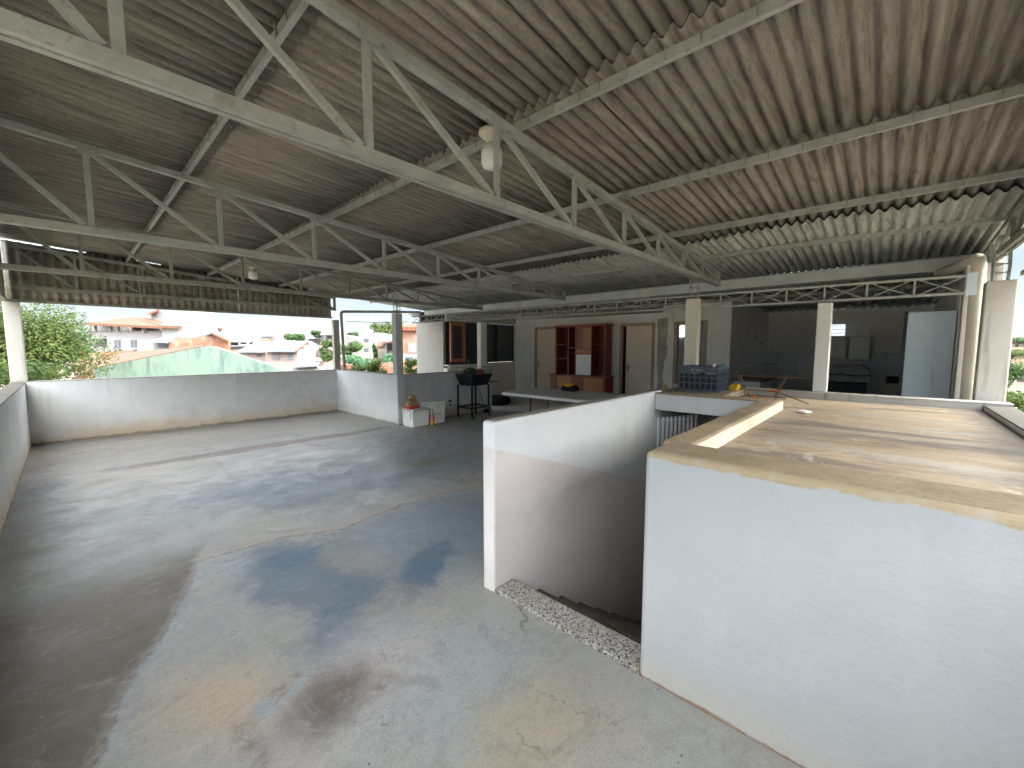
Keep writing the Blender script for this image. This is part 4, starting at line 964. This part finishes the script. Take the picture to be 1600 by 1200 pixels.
# crate with bottles
cr = thing('plastic_crate', (4.9, 1.55, 1.057), 'dark blue grey plastic bottle crate on the stairwell roof', 'crate')
M['crate'] = flat('crate_plastic', (.075, .10, .14), .5, .4, 0., .25, 8)
CX0, CX1, CY0, CY1, CZ0, CZ1 = 4.62, 5.00, 1.30, 1.70, 1.057, 1.326
def crate_side(p0, p1, nrm, name):
    b = MB(); p0, p1 = Vector(p0), Vector(p1); d = (p1 - p0); L_ = d.length; d.normalize()
    th = .008
    for z, h_ in ((CZ0 + .012, .024), (CZ1 - .035, .07), (CZ0 + .09, .014), (CZ0 + .15, .014)): b.bar(p0 + Vector((0, 0, z)), p1 + Vector((0, 0, z)), th, h_)
    n = 7
    for i in range(n + 1):
        q = p0 + d * (L_ * i / n); b.bar(q + Vector((0, 0, CZ0)) + Vector(nrm) * .003, q + Vector((0, 0, CZ1 - .03)) + Vector(nrm) * .003, .02 if i in (0, n) else .012, .014, nrm)
    b.build(name, M['crate'], cr)
crate_side((CX0, CY0, 0), (CX0, CY1, 0), (-1, 0, 0), 'side_panel'); crate_side((CX1, CY0, 0), (CX1, CY1, 0), (1, 0, 0), 'side_panel')
crate_side((CX0, CY0, 0), (CX1, CY0, 0), (0, -1, 0), 'side_panel'); crate_side((CX0, CY1, 0), (CX1, CY1, 0), (0, 1, 0), 'side_panel')
MB().box(CX0, CX1, CY0, CY1, CZ0, CZ0 + .01).build('bottom', M['crate'], cr)
MB().box(CX0 + .008, CX0 + .014, CY0 + .01, CY1 - .01, CZ0 + .012, CZ1 - .08).box(CX0 + .015, CX1 - .015, CY0 + .008, CY0 + .014, CZ0 + .012, CZ1 - .08).build('liner', M['black'], cr)
logo = MB()
for i, y in enumerate((1.56, 1.535, 1.51, 1.485, 1.46)): logo.ell((CX0 - .006, y, CZ1 - .04 + .004 * (i % 2)), (.003, .009, .013), 8, 6)
logo.build('logo', M['pvcgrey'], cr)
for i, (x, y, m_, lab) in enumerate(((4.70, 1.62, 'green', 'green bottle in the crate, next to the cream pillar'), (4.72, 1.37, 'white', 'white bottle sticking out of the crate'), (4.92, 1.33, 'green', 'green bottle top at the right rim of the crate'), (4.74, 1.50, 'black', 'dark bottle standing low in the middle of the crate'))):
    bo = MB().lathe((x, y, CZ0 + .012), [(.033, 0), (.035, .01), (.035, .17), (.014, .22), (.014, .26 + (.03 if i in (1, 2) else 0))], 12).build('bottle', M[m_], None, 0, True)
    tag(bo, lab, 'bottle', 'bottles in the crate')
yb_ = thing('cardboard_piece', (5.1, 1.25, 1.057), 'small bright yellow carton beside the dark crate', 'carton')
MB().quadbox([(4.95, 1.20, 1.058), (5.04, 1.19, 1.058), (5.05, 1.27, 1.058), (4.96, 1.28, 1.058), (4.96, 1.185, 1.13), (5.04, 1.175, 1.12), (5.05, 1.25, 1.115), (4.97, 1.26, 1.13)]).build('carton', M['yellow'], yb_, .003)
wc = thing('chair_skeleton', (4.95, .95, .985), 'rusty bent wire chair frame lying on the stairwell roof', 'chair frame')
def W(pts, r_=.005): MB().tube(pts, r_, 6).build('wire', M['rust'], wc)
z0 = .99
W([(5.02, 1.12, z0 + .01), (4.98, 1.14, z0 + .15), (4.99, 1.17, z0 + .24)]); W([(4.90, 1.05, z0 + .01), (4.88, 1.12, z0 + .16), (4.85, 1.17, z0 + .24)])
W([(4.92, .82, z0 + .01), (4.88, .77, z0 + .15), (4.86, .73, z0 + .235)]); W([(5.10, .86, z0 + .01), (5.06, .82, z0 + .14), (5.0, .76, z0 + .22)])
W([(5.0 + .17 * math.cos(t), .95 + .20 * math.sin(t), z0 + .008) for t in [i * math.pi / 10 for i in range(21)]])
W([(4.85, 1.17, z0 + .24), (4.99, 1.17, z0 + .24), (5.0, .76, z0 + .24), (4.86, .52, z0 + .245), (4.84, .80, z0 + .235), (4.85, 1.17, z0 + .24)], .004)
W([(5.2, 1.30, z0 + .20), (5.22, 1.20, z0 + .36), (5.24, .70, z0 + .37), (5.22, .60, z0 + .2)], .003)
W([(4.97, 1.1, z0 + .09), (4.97, .80, z0 + .08)]); W([(4.95, .84, z0 + .09), (4.72, .52, z0 + .01)])
MB().ell((4.98, 1.04, z0 + .012), (.05, .03, .012), 10, 6, .3).ell((4.98, .86, z0 + .09), (.03, .04, .01), 10, 6, .3).build('orange_rag', M['orange'], wc)
lf = MB().prism([(4.09, .47, .992), (4.15, .43, .992), (4.17, .49, 1.0), (4.12, .53, .992)], (0, 0, .012)).build('debris_chip', M['white2'])
tag(lf, 'small pale chip of plaster lying on the sandy roof slab', 'debris')

# lamps
def lamp(x, y, z, label, s=1.):
    r = thing('ceiling_lamp', (x, y, z), label, 'lamp', 'bulb lamps under the roof')
    MB().lathe((x, y, z), [(0.0899 * s, 0), (0.0868 * s, -.018 * s), (0.0620 * s, -.040 * s), (0.0403 * s, -.052 * s), (0.0341 * s, -.075 * s)], 20).build('ceramic_base', M['lampbase'], r, 0, True)
    MB().lathe((x, y, z), [(0.0341 * s, -.0755 * s), (0.0589 * s, -.092 * s), (0.0667 * s, -.12 * s), (0.0667 * s, -.125 * s)], 20).build('bulb_neck', M['lampbase'], r, 0, True)
    MB().lathe((x, y, z), [(0.0682 * s, -.1255 * s), (0.0713 * s, -.14 * s), (0.0713 * s, -.205 * s), (0.0589 * s, -.232 * s), (0.0186 * s, -.245 * s)], 20).build('bulb', M['lamp'], r, 0, True)
    return r
lamp(2.035, 2.05, 2.975, 'white bulb lamp in a cream holder hanging by the nearest truss')
l2 = lamp(2.36, 8.45, 2.99, 'far small bulb lamp with dark plate near the back panel')
MB().lathe((2.36, 8.45, 2.965), [(.09, 0), (.09, -.012)], 18).build('plate', M['steeldark'], l2)
cb = MB().tube([proj_at(541, 502, 14), proj_at(590, 504, 14.5), proj_at(640, 503, 15)], .012, 5).build('power_line', M['black']); tag(cb, 'thin black overhead cable crossing the sky beyond the square pillar', 'cable')

# ---------------------------------------------------------------- outside world
def gmat():
    t = NT('ground_earth', .95, .1)
    k = t.ramp(t.noise(.05, 8, .6), [(.35, (.13, .15, .08)), (.5, (.34, .28, .21)), (.65, (.22, .20, .16))])
    return t.col(k)
g = MB(); N = 40
g.v = [(-6000, -6000, GZ), (9000, -6000, GZ), (9000, 9000, GZ), (-6000, 9000, GZ)]; g.f = [(0, 1, 2, 3)]
struct(g.build('ground', gmat()))
# own building below the terrace
ob = MB().box(X0 - .15, 14.0, Y0 - .16, YB + .15, GZ, -2.62).box(X0 - .15, SX, Y0 - .16, YB + .15, -2.61, -.251).box(5.1, 14.0, Y0 - .16, YB + .15, -2.61, -.251).box(SX, 5.1, 3.3, YB + .15, -2.61, -.251).build('own_building', M['bwhite'])
tag(ob, 'white lower storeys of the house that carries the terrace', 'building')

def F(px, py, D): return proj_at(px, py, D)
class House:
    """a far building whose front faces the terrace; pixel columns and rows are only used to find its place at distance D"""
    def __init__(s, name, label, px, D, cat='building', group='houses beyond the terrace'):
        p = F(px, 540, D); s.D = D; s.r = thing(name, (p.x, p.y, GZ), label, cat, group)
    def block(s, x0, x1, yt, mat, depth=6., dd=0., yb=None, name='wall'):
        D = s.D + dd
        a, b_ = F(x0, 543, D), F(x1, 543, D); zt = F((x0 + x1) / 2, yt, D).z; zb = GZ if yb is None else F(x0, yb, D).z
        A = [a, b_, b_ + AH * depth, a + AH * depth]
        return MB().quadbox([(q.x, q.y, zb) for q in A] + [(q.x, q.y, zt) for q in A]).build(name, mat if not isinstance(mat, str) else M[mat], s.r)
    def win(s, x0, x1, y0, y1, dd=0., mat='bwin', name='window', out=.06):
        D = s.D + dd - out
        a, b_ = F(x0, y0, D), F(x1, y1, D); c_ = AH * (out * .9)
        w = MB().quadbox([Vector((a.x, a.y, b_.z)), Vector((b_.x, b_.y, b_.z)), Vector((b_.x, b_.y, b_.z)) + c_, Vector((a.x, a.y, b_.z)) + c_,
                      Vector((a.x, a.y, a.z)), Vector((b_.x, b_.y, a.z)), Vector((b_.x, b_.y, a.z)) + c_, Vector((a.x, a.y, a.z)) + c_]).build(name, M[mat], s.r)
        return w
    def poly(s, pts, mat, th=.25, name='roof'):
        P = [F(*p) for p in pts]
        n = (P[1] - P[0]).cross(P[2] - P[0]).normalized()
        if n.z < 0: n = -n
        b = MB(); b.v = [tuple(p) for p in P] + [tuple(p - Vector((0, 0, th))) for p in P]; k = len(P)
        b.f = [tuple(range(k)), tuple(range(k, 2 * k))[::-1]] + [(i, (i + 1) % k, k + (i + 1) % k, k + i) for i in range(k)]
        return b.build(name, M[mat], s.r)
    def gable(s, pts, mat, th=.25, name='gable_wall', down=None):
        P = [F(x, y, s.D) for x, y in pts]; zb = GZ
        P = [Vector((P[0].x, P[0].y, zb))] + P + [Vector((P[-1].x, P[-1].y, zb))]
        return MB().prism(P, AH * th).build(name, M[mat], s.r)

h = House('mint_gable_house', 'long house with a stained mint green gable wall and clay tiles, just past the parapet', 300, 17)
h.gable([(145, 576), (190, 567), (320, 541), (335, 542), (457, 583)], 'mint', .2)
h.poly([(112, 592, 17.3), (145, 575, 17.1), (320, 539.5, 17.1), (190, 551.5, 30), (125, 573, 28)], 'tile')
h.poly([(320, 539.5, 17.1), (459, 582, 17.1), (380, 560, 30), (300, 545, 30)], 'tile')

h = House('white_apartment_house', 'tall white house with open roof terrace, tiled hip roof and balconies', 200, 46)
h.block(137, 168, 518, 'bwhite', 8, 0, 528, 'parapet'); h.block(168, 255, 517, 'bwhite', 9); h.block(140, 168, 529, 'bgrey', 8, 1.5)
h.block(137, 168, 542, 'bwhite', 1.5, 0, 553, 'balcony'); h.block(137, 168, 555, 'bwhite', 8, 0)
h.block(255, 297, 505, 'bwhite', 10, -.5); h.block(240, 296, 484, 'bwhite', 5, 4, None, 'tower')
h.block(297, 345, 513, 'bwhite', 8, 5)
h.poly([(131, 504, 45), (252, 510, 45), (205, 495, 51)], 'tile'); h.poly([(252, 509, 45), (284, 510, 45), (232, 497, 51), (205, 495, 51)], 'tile')
h.poly([(131, 504, 45), (205, 495, 51), (160, 503, 56)], 'tile2')
h.poly([(295, 503, 50), (348, 513, 50), (330, 511, 58), (297, 503, 58)], 'tile')
h.poly([(232, 489, 49), (248, 483, 49), (248, 484, 53), (234, 489, 53)], 'tile2')
for x in (146, 170, 182, 204): h.win(x, x + 2.5, 506, 518, 0, 'bwhite', 'post', .3)
h.win(137, 254, 516.6, 518.2, 0, 'bgrey', 'railing', .12); h.win(221, 223.5, 506, 520, 0, 'bwhite', 'post', .5)
h.block(207, 253, 506, 'awning', .3, 3, 517, 'inner_wall'); h.block(140, 205, 507, 'bgrey', .3, 8, 517, 'inner_wall')
h.win(241, 246, 511, 516, 2.9)
for x in (178.5, 184, 204, 209.5):
    h.win(x, x + 4.2, 532, 543)
    h.win(x, x + 4.2, 531, 532, 0, 'bgrey', 'window_head', .1)
for x in (179, 202): h.win(x + 1, x + 8, 545, 547, 0, 'bgrey', 'air_conditioner', .4)
h.win(155, 167, 531.5, 541, 1.4); h.win(147, 152, 536, 541, 1.4, 'bwhite', 'curtain')
h.win(160, 167, 555.5, 557.5)

h = House('brick_gable_house', 'unfinished brick gable house with solar panels, in front of the white house', 300, 34)
h.gable([(263, 533), (275, 527), (304, 527), (328, 519.5), (356, 532)], 'brick')
h.block(240, 263, 534, 'bgrey', 5, .5); h.win(246, 262, 536, 543, .5)
h.poly([(238, 532, 33.5), (262, 533.5, 33.5), (276, 526, 35), (306, 527.5, 35), (329, 519, 33.5), (322, 518, 44), (278, 520, 44)], 'solar', .15)
h.poly([(329, 518.7, 33.4), (357, 532, 33.4), (352, 530, 44), (322, 518, 44)], 'tile2', .15)
h.block(262, 357, 547, 'brick', 4, .3)

h = House('pink_solar_house', 'pale pink house with two solar covered roofs and shuttered windows', 420, 33)
h.block(375, 464, 546, 'bpink', 7); h.block(414, 464, 548, 'bpink', 3, -.6)
h.poly([(371, 548, 32.5), (414, 548, 32.5), (429, 533.5, 40), (397, 536, 40)], 'solar', .15)
h.poly([(414, 547, 31.8), (461, 547, 31.8), (480, 533, 40), (430, 532, 40)], 'solar', .15)
h.poly([(461, 547, 31.8), (464, 547.5, 31.8), (481.5, 534, 40), (479, 533, 40)], 'tile', .15, 'roof_edge')
h.poly([(390, 536, 44), (410, 536, 44), (419, 528, 48), (400, 528, 48)], 'tile'); h.poly([(410, 536, 44), (427, 536, 44), (419, 528, 48)], 'tile2')
h.block(465, 480, 540, 'bcream', 6, 3)
for x in (425, 449): h.win(x, x + 11.5, 552, 562, -.6, 'bgrey'); h.win(x + 5.2, x + 6, 552, 562, -.66, 'bwhite', 'mullion')
h.win(400, 409, 554.5, 557)

h = House('white_flat_house', 'white house with pale flat roof, behind the pink solar house', 375, 42)
h.block(355, 393, 541, 'bgrey', 6); h.block(355, 400, 533, 'bwhite', 6, 1, 536, 'roof_slab'); h.win(360, 372, 534, 540, 0, 'bwin'); h.win(376, 384, 534.5, 538)
h.poly([(356, 533, 41), (390, 534, 41), (412, 528, 50), (395, 527, 50)], 'bwhite', .1)
h = House('cream_wall_house', 'cream house end wall with sloping top beside the pink house', 490, 40)
h.gable([(479, 533), (485, 533.5), (496, 540), (504, 545)], 'bwhite'); h.block(482, 504, 547, 'bcream', 6, .3); h.win(480.5, 482, 552, 556)
for lab, a in (('yellow and white block just right of the white house, on the skyline', (345, 370, 505, 'bwhite', 95)), ('wide white block with a dark opening on the skyline', (381, 416, 506, 'bwhite', 100)), ('low white house with three small windows on the skyline', (416, 452, 517.5, 'bwhite', 90)), ('pale house behind the tree right of the skyline blocks', (482, 504, 525, 'bgrey', 85)), ('grey roofed house left of the corner pillar', (503, 524, 522, 'bgrey', 75))):
    x0, x1, yt, m_, D = a
    h = House('skyline_building', lab, x0, D); h.block(x0, x1, yt, m_, 10)
    if yt == 505: h.block(x0 + 3, x1 - 5, 516, 'byellow', 4, -1); h.block(x0, x1 + 60, 523, 'bgrey', 4, -8)
    if yt == 506: h.win(384, 388, 511, 515.5); h.block(402, 410, 504.5, 'bwhite', 3, 1); h.win(393, 398, 516, 521, 0, 'byellow')
    if yt == 517.5:
        for x in (431, 438, 446): h.win(x, x + 2.5, 522, 528, 0, 'byellow')
        h.poly([(405, 524.5, 84), (423, 524.5, 84), (423, 521, 92), (408, 521, 92)], 'solar', .2)
    if yt == 525: h.poly([(478, 528, 82), (505, 528, 82), (503, 524, 90), (482, 524, 90)], 'solar', .2)
    if yt == 522: h.poly([(500, 522, 72), (526, 522, 72), (526, 516, 84), (506, 516, 84)], 'bgrey', .2); h.win(512, 518, 524, 529); h.win(505, 509, 524, 528, 0, 'bwhite')
h = House('tiled_roof_house', 'low house with bright clay tile roof left of the corner pillar', 510, 48)
h.block(500, 524, 537, 'bcream', 5); h.poly([(500, 537, 47), (526, 537, 47), (524, 531, 54), (503, 531, 54)], 'tile')
h = House('low_tiled_house', 'lowest clay tiled roof, just above the back parapet by the corner pillar', 515, 26)
h.block(503, 560, 576, 'bpink', 6); h.poly([(498, 571, 25.5), (566, 570, 25.5), (560, 553, 34), (528, 559, 34)], 'tile')
h.block(505, 512, 568, 'bgrey', 1, -1.5)
h = House('low_metal_shed', 'low shed with pale metal roof strips, right of the mint gable', 475, 24)
h.block(455, 500, 574, 'bwhite', 3); h.poly([(461, 572, 23.5), (496, 570, 23.5), (500, 566, 27), (460, 567, 27)], 'bgrey', .1); h.poly([(475, 562, 27), (503, 562, 27), (500, 559, 31), (480, 559, 31)], 'bwhite', .1)
h.win(478, 495, 573, 575, 0, 'bwin')

h = House('cream_two_storey_house', 'narrow cream two storey house with two dark windows, between the pillars', 575, 52)
h.block(561, 590, 521, 'bcream', 7); h.win(568.5, 576, 529, 534.5); h.win(568.5, 576, 544, 549.5); h.block(586, 592, 519.5, 'bgrey', 4, 1); h.win(561, 590, 540, 540.8, 0, 'bgrey', 'ledge')
h = House('grey_warehouse', 'pale grey low building under the blue hill', 545, 80); h.block(530, 562, 525, 'bgrey', 12); h.block(520, 544, 518, 'bwhite', 8, 14)
h = House('veranda_house', 'small house with dark awning and white porch posts, left of the square pillar', 600, 36)
h.block(602, 625, 535, 'bgrey', 4, 1); h.poly([(597, 534.5, 35), (626, 531, 35), (626, 527, 41), (600, 532, 41)], 'awning', .15); h.poly([(588, 541, 36), (602, 540, 36), (600, 533, 42), (590, 534, 42)], 'tile')
h.block(590, 626, 526, 'bcream', 5, 6); h.win(601, 603, 535, 554, 0, 'bwhite', 'post', .4); h.win(605, 613, 537, 547, 1); h.block(602, 626, 553, 'bcream', 2, 0)
h = House('tall_brick_house', 'tall bare orange brick house beside the white bedroom wall', 640, 30)
h.block(626, 655, 510, 'brick', 6); h.block(626, 655, 553, 'bcream', 5, -.4); h.win(633, 645, 558, 563, -.4); h.poly([(624, 511, 29.6), (656, 511, 29.6), (656, 506, 34), (627, 506, 34)], 'tile2'); h.block(626, 636, 502.5, 'bgrey', 1, 3)
h.win(637, 655, 536, 551, 0, 'bgrey', 'plaster_patch', .05)
h = House('pink_low_house', 'low reddish wall behind the yellow green bushes', 600, 20); h.block(590, 640, 567, 'brick', 3)
# right edge
h = House('porch_house', 'cream house with clay roof and white porch column, right of the terrace', 1590, 30)
h.block(1568, 1660, 597, 'bcream', 6); h.block(1578, 1660, 566, 'bcream', 5, 1); h.poly([(1563, 572, 29), (1680, 574, 29), (1680, 560, 33), (1566, 562, 33)], 'tile2'); h.win(1582, 1588, 571, 598, 0, 'bwhite', 'column', .6); h.win(1592, 1610, 574, 596, .9)
h.poly([(1560, 549, 42), (1680, 550, 42), (1680, 541, 50), (1562, 543, 50)], 'tile'); h.block(1562, 1680, 550, 'bcream', 4, 13)
h = House('garden_wall', 'pale garden wall below the cream porch house', 1590, 22, 'wall'); h.block(1555, 1680, 614, 'bcream', .3)
h = House('small_red_house', 'small red walled house with tiled roof beside the leafy tree', 125, 40)
h.block(118, 137, 549, 'brick', 5); h.poly([(112, 552, 39), (139, 546, 39), (139, 541, 45), (118, 547, 45)], 'tile2'); h.block(116, 137, 540, 'byellow', 4, 12); h.poly([(110, 540, 50), (139, 541, 50), (137, 533, 56), (118, 535, 56)], 'tile')
h.poly([(110, 575, 30), (165, 566, 30), (150, 558, 38), (112, 560, 38)], 'tile')

tr = random.Random(31)
for i in range(16):
    px = [372, 398, 420, 446, 470, 488, 512, 528, 548, 556, 100, 118, 1575, 1592, 1610, 612][i]; D = tr.uniform(105, 190); w = tr.uniform(9, 17) * 100 / D
    h = House('far_house', 'small pale house far off in the dense town skyline', px, D, group='small far houses on the skyline')
    yt = 543 - tr.uniform(4, 15) * 100 / D
    h.block(px, px + w, yt, tr.choice(['bwhite', 'bgrey', 'bcream', 'bpink']), 9)
    if i % 3: h.poly([(px - .6, yt + .3, D - 1), (px + w + .6, yt + .3, D - 1), (px + w * .8, yt - 2.2, D + 6), (px + w * .2, yt - 2.2, D + 6)], tr.choice(['tile', 'tile2', 'bgrey']), .2)
    for q in (.25, .65): h.win(px + w * q, px + w * q + .9, yt + 2.2, yt + 4)
for px, D, lab in ((262, 44, 'thin pole aerial on the roof of the tall white house'), (397, 60, 'tall thin pole rising above the roofs of the town'), (508, 70, 'slim pole standing near the grey roofed house')):
    p = F(px, 540, D); o = MB().tube([(p.x, p.y, GZ if px > 262 else F(px, 505, D).z), (p.x, p.y, F(px, 488 if px < 300 else 503, D).z)], .07, 6).build('aerial_pole', M['bgrey']); tag(o, lab, 'pole')
# trees
def tree(px, py, D, rx, rz, n, ls, mat, label, name='leafy_tree', group='trees around the terrace', clumps=9, trunk=True, seed=1, dy=0.):
    c = F(px, py, D); rn = random.Random(seed)
    r = thing(name, (c.x, c.y, GZ), label, 'tree' if trunk else 'bush', group)
    b = MB()
    for i in range(clumps):
        t = rn.uniform(0, 2 * math.pi); q = rn.uniform(.25, .78); zc = rn.uniform(-.6, .75)
        k = math.sqrt(max(.1, 1 - zc * zc)); cc = (c.x + math.cos(t) * rx * q * k, c.y + math.sin(t) * rx * q * k, c.z + zc * rz * .8)
        s_ = rn.uniform(.32, .52)
        leaves(b, cc, (rx * s_, rx * s_, rz * s_ * .85), n // clumps, ls, rn, 1., .4)
    b.build('crown', M[mat], r)
    if trunk:
        tk = MB(); tk.tube([(c.x, c.y, GZ), (c.x + .1, c.y, (GZ + c.z) / 2), (c.x, c.y + .1, c.z)], [rx * .11, rx * .08, rx * .04], 8)
        for i in range(5):
            t = i * 1.3; tk.tube([(c.x, c.y, c.z - rz * .5), (c.x + math.cos(t) * rx * .5, c.y + math.sin(t) * rx * .5, c.z + rz * .2)], [rx * .045, rx * .015], 6)
        tk.build('trunk', M['bark'], r)
    return r
tree(52, 565, 14, 2.1, 2.3, 20000, .055, 'leafy', 'big bright green leafy tree behind the back left pillar', seed=3, clumps=16)
tree(-60, 520, 12, 2.3, 2.6, 14000, .06, 'leafy', 'tall leafy tree cut by the left edge of the picture', seed=4, clumps=12)
tree(5, 615, 8, .9, .7, 2500, .05, 'leafy', 'yellow green bush right behind the left parapet', 'leafy_bush', trunk=True, seed=5, clumps=8)
tree(463, 526, 62, 1.6, 1.1, 1400, .20, 'leafd', 'round dark tree on the skyline left of the corner pillar', seed=6, clumps=7)
tree(493, 523, 78, 1.4, .9, 1000, .22, 'leafd', 'small dark tree top behind the pale skyline house', seed=7, clumps=6)
tree(517, 549, 36, 1.1, 1.2, 2000, .13, 'leafd', 'dark green tree touching the corner pillar', seed=8, clumps=8)
tree(548, 545, 40, 1.3, .9, 1600, .13, 'leafd', 'dark tree left of the cream two storey house', seed=9, clumps=8)
tree(552, 522, 95, 1.8, .8, 500, .3, 'leafd', 'tiny dark tree top at the foot of the blue hill', seed=10, clumps=5)
tree(598, 521, 60, 2.2, 1.8, 1800, .2, 'leafy', 'green tree rising behind the cream house, left of the square pillar', seed=11, clumps=8)
tree(589, 548, 44, .55, 1.5, 900, .12, 'leafd', 'narrow dark creeper covered tree beside the cream house', seed=12, clumps=6)
tree(560, 567, 19, .85, .5, 2600, .06, 'leafb', 'blue green bush behind the yellow green bushes', 'leafy_bush', trunk=True, seed=13, clumps=8)
tree(603, 562, 21, .7, .45, 1500, .06, 'leafb', 'blue green bush just left of the square pillar', 'leafy_bush', trunk=True, seed=14, clumps=7)
tree(562, 580, 13, .42, .24, 1500, .04, 'leafy', 'lower yellow green bush above the short parapet, left one', 'leafy_bush', trunk=True, seed=15, clumps=7)
tree(592, 575, 13.5, .42, .36, 2200, .04, 'leafy', 'taller yellow green bush above the short parapet, by the pillar', 'leafy_bush', trunk=True, seed=16, clumps=8)
tree(645, 576, 15, .42, .42, 1600, .045, 'leafy', 'green bush between the square pillar and the white bedroom wall', 'leafy_bush', trunk=True, seed=17, clumps=7)
tree(1572, 590, 18, 1.0, 1.1, 2400, .08, 'leafd', 'dark green tree right of the weathered pillar', seed=18, clumps=9)
tree(1585, 552, 40, 2.2, .5, 1500, .14, 'leafy', 'pale green trees above the porch house roof', seed=19, clumps=8)
tree(1600, 640, 9, 1.0, .45, 2600, .06, 'leafy', 'bright green bush below the right curb', 'leafy_bush', trunk=True, seed=20, clumps=8)
tree(1590, 534, 120, 7, 1.2, 1200, .5, 'leafd', 'dark far tree line right of the weathered pillar', seed=21, clumps=9)
# unseen trees: the dense one added to block floor sun, thin one dapples slab
for i, (x, y, z, rx, rz, lab) in enumerate(((1.55, -5.0, 4.4, 1.75, 2.1, 'dense leafy tree added out of view right of the house to block the sun'), (5.0, -6.6, 5.2, 1.3, 1.4, 'unseen thin crowned tree shading the stairwell roof'))):
    rn = random.Random(40 + i); r = thing('shade_tree', (x, y, GZ), lab, 'tree', 'trees around the terrace'); b = MB()
    for k in range(14 if i == 1 else 48):
        t = rn.uniform(0, 6.28); q = .75 * math.sqrt(rn.random())
        leaves(b, (x + math.cos(t) * rx * q, y + math.sin(t) * rx * q, z + rn.uniform(-.72, .72) * rz), (rx * .42, rx * .42, rz * .38), (600 if i < 1 else 90), .14, rn, 1., .5)
    b.build('crown', M['leafd'], r); MB().tube([(x, y, GZ), (x, y, z)], [.22, .08], 8).build('trunk', M['bark'], r)

# hills
def hill(name, prof, D, mat):
    P = [F(x, y, D) for x, y in prof]; b = MB(); n = len(P)
    for q, (dd, k) in enumerate(((-D * .12, 0.), (0, 1.), (D * .2, .4))):
        for p in P: b.v.append((p.x + AH.x * dd, p.y + AH.y * dd, GZ + (p.z - GZ) * k))
    for q in range(2):
        for i in range(n - 1): b.f.append((q * n + i, q * n + i + 1, (q + 1) * n + i + 1, (q + 1) * n + i))
    return struct(b.build(name, mat, None, 0, True))
M['hill'] = flat('hill_woods', (.10, .13, .11), .95, .1, 0., .3, .004)
hill('hills', [(500, 540), (530, 524), (538, 512), (546, 510), (556, 512.5), (570, 515), (584, 518), (600, 521), (640, 527), (700, 531), (780, 540)], 2300, M['hill'])
hill('hills', [(-200, 520), (-60, 505), (40, 509), (90, 511), (110, 513), (130, 516), (160, 520), (220, 523), (300, 528), (380, 535)], 2100, M['hill'])
hill('hills', [(1380, 540), (1480, 534), (1560, 531), (1620, 529), (1700, 532), (1800, 540)], 2500, M['hill'])
HAZE = True
if HAZE:
    hz = MB().box(-2600, 3800, -2600, 3800, GZ - 1, 150).build('haze', M['dark'])
    m = bpy.data.materials.new('haze_air'); m.use_nodes = True; n = m.node_tree.nodes; n.remove(n["Principled BSDF"])
    pv = n.new("ShaderNodeVolumePrincipled"); pv.inputs['Density'].default_value = .00006; pv.inputs['Color'].default_value = (.78, .88, 1, 1)
    m.node_tree.links.new(pv.outputs[0], n["Material Output"].inputs['Volume'])
    hz.data.materials.clear(); hz.data.materials.append(m); hz['kind'] = 'stuff'
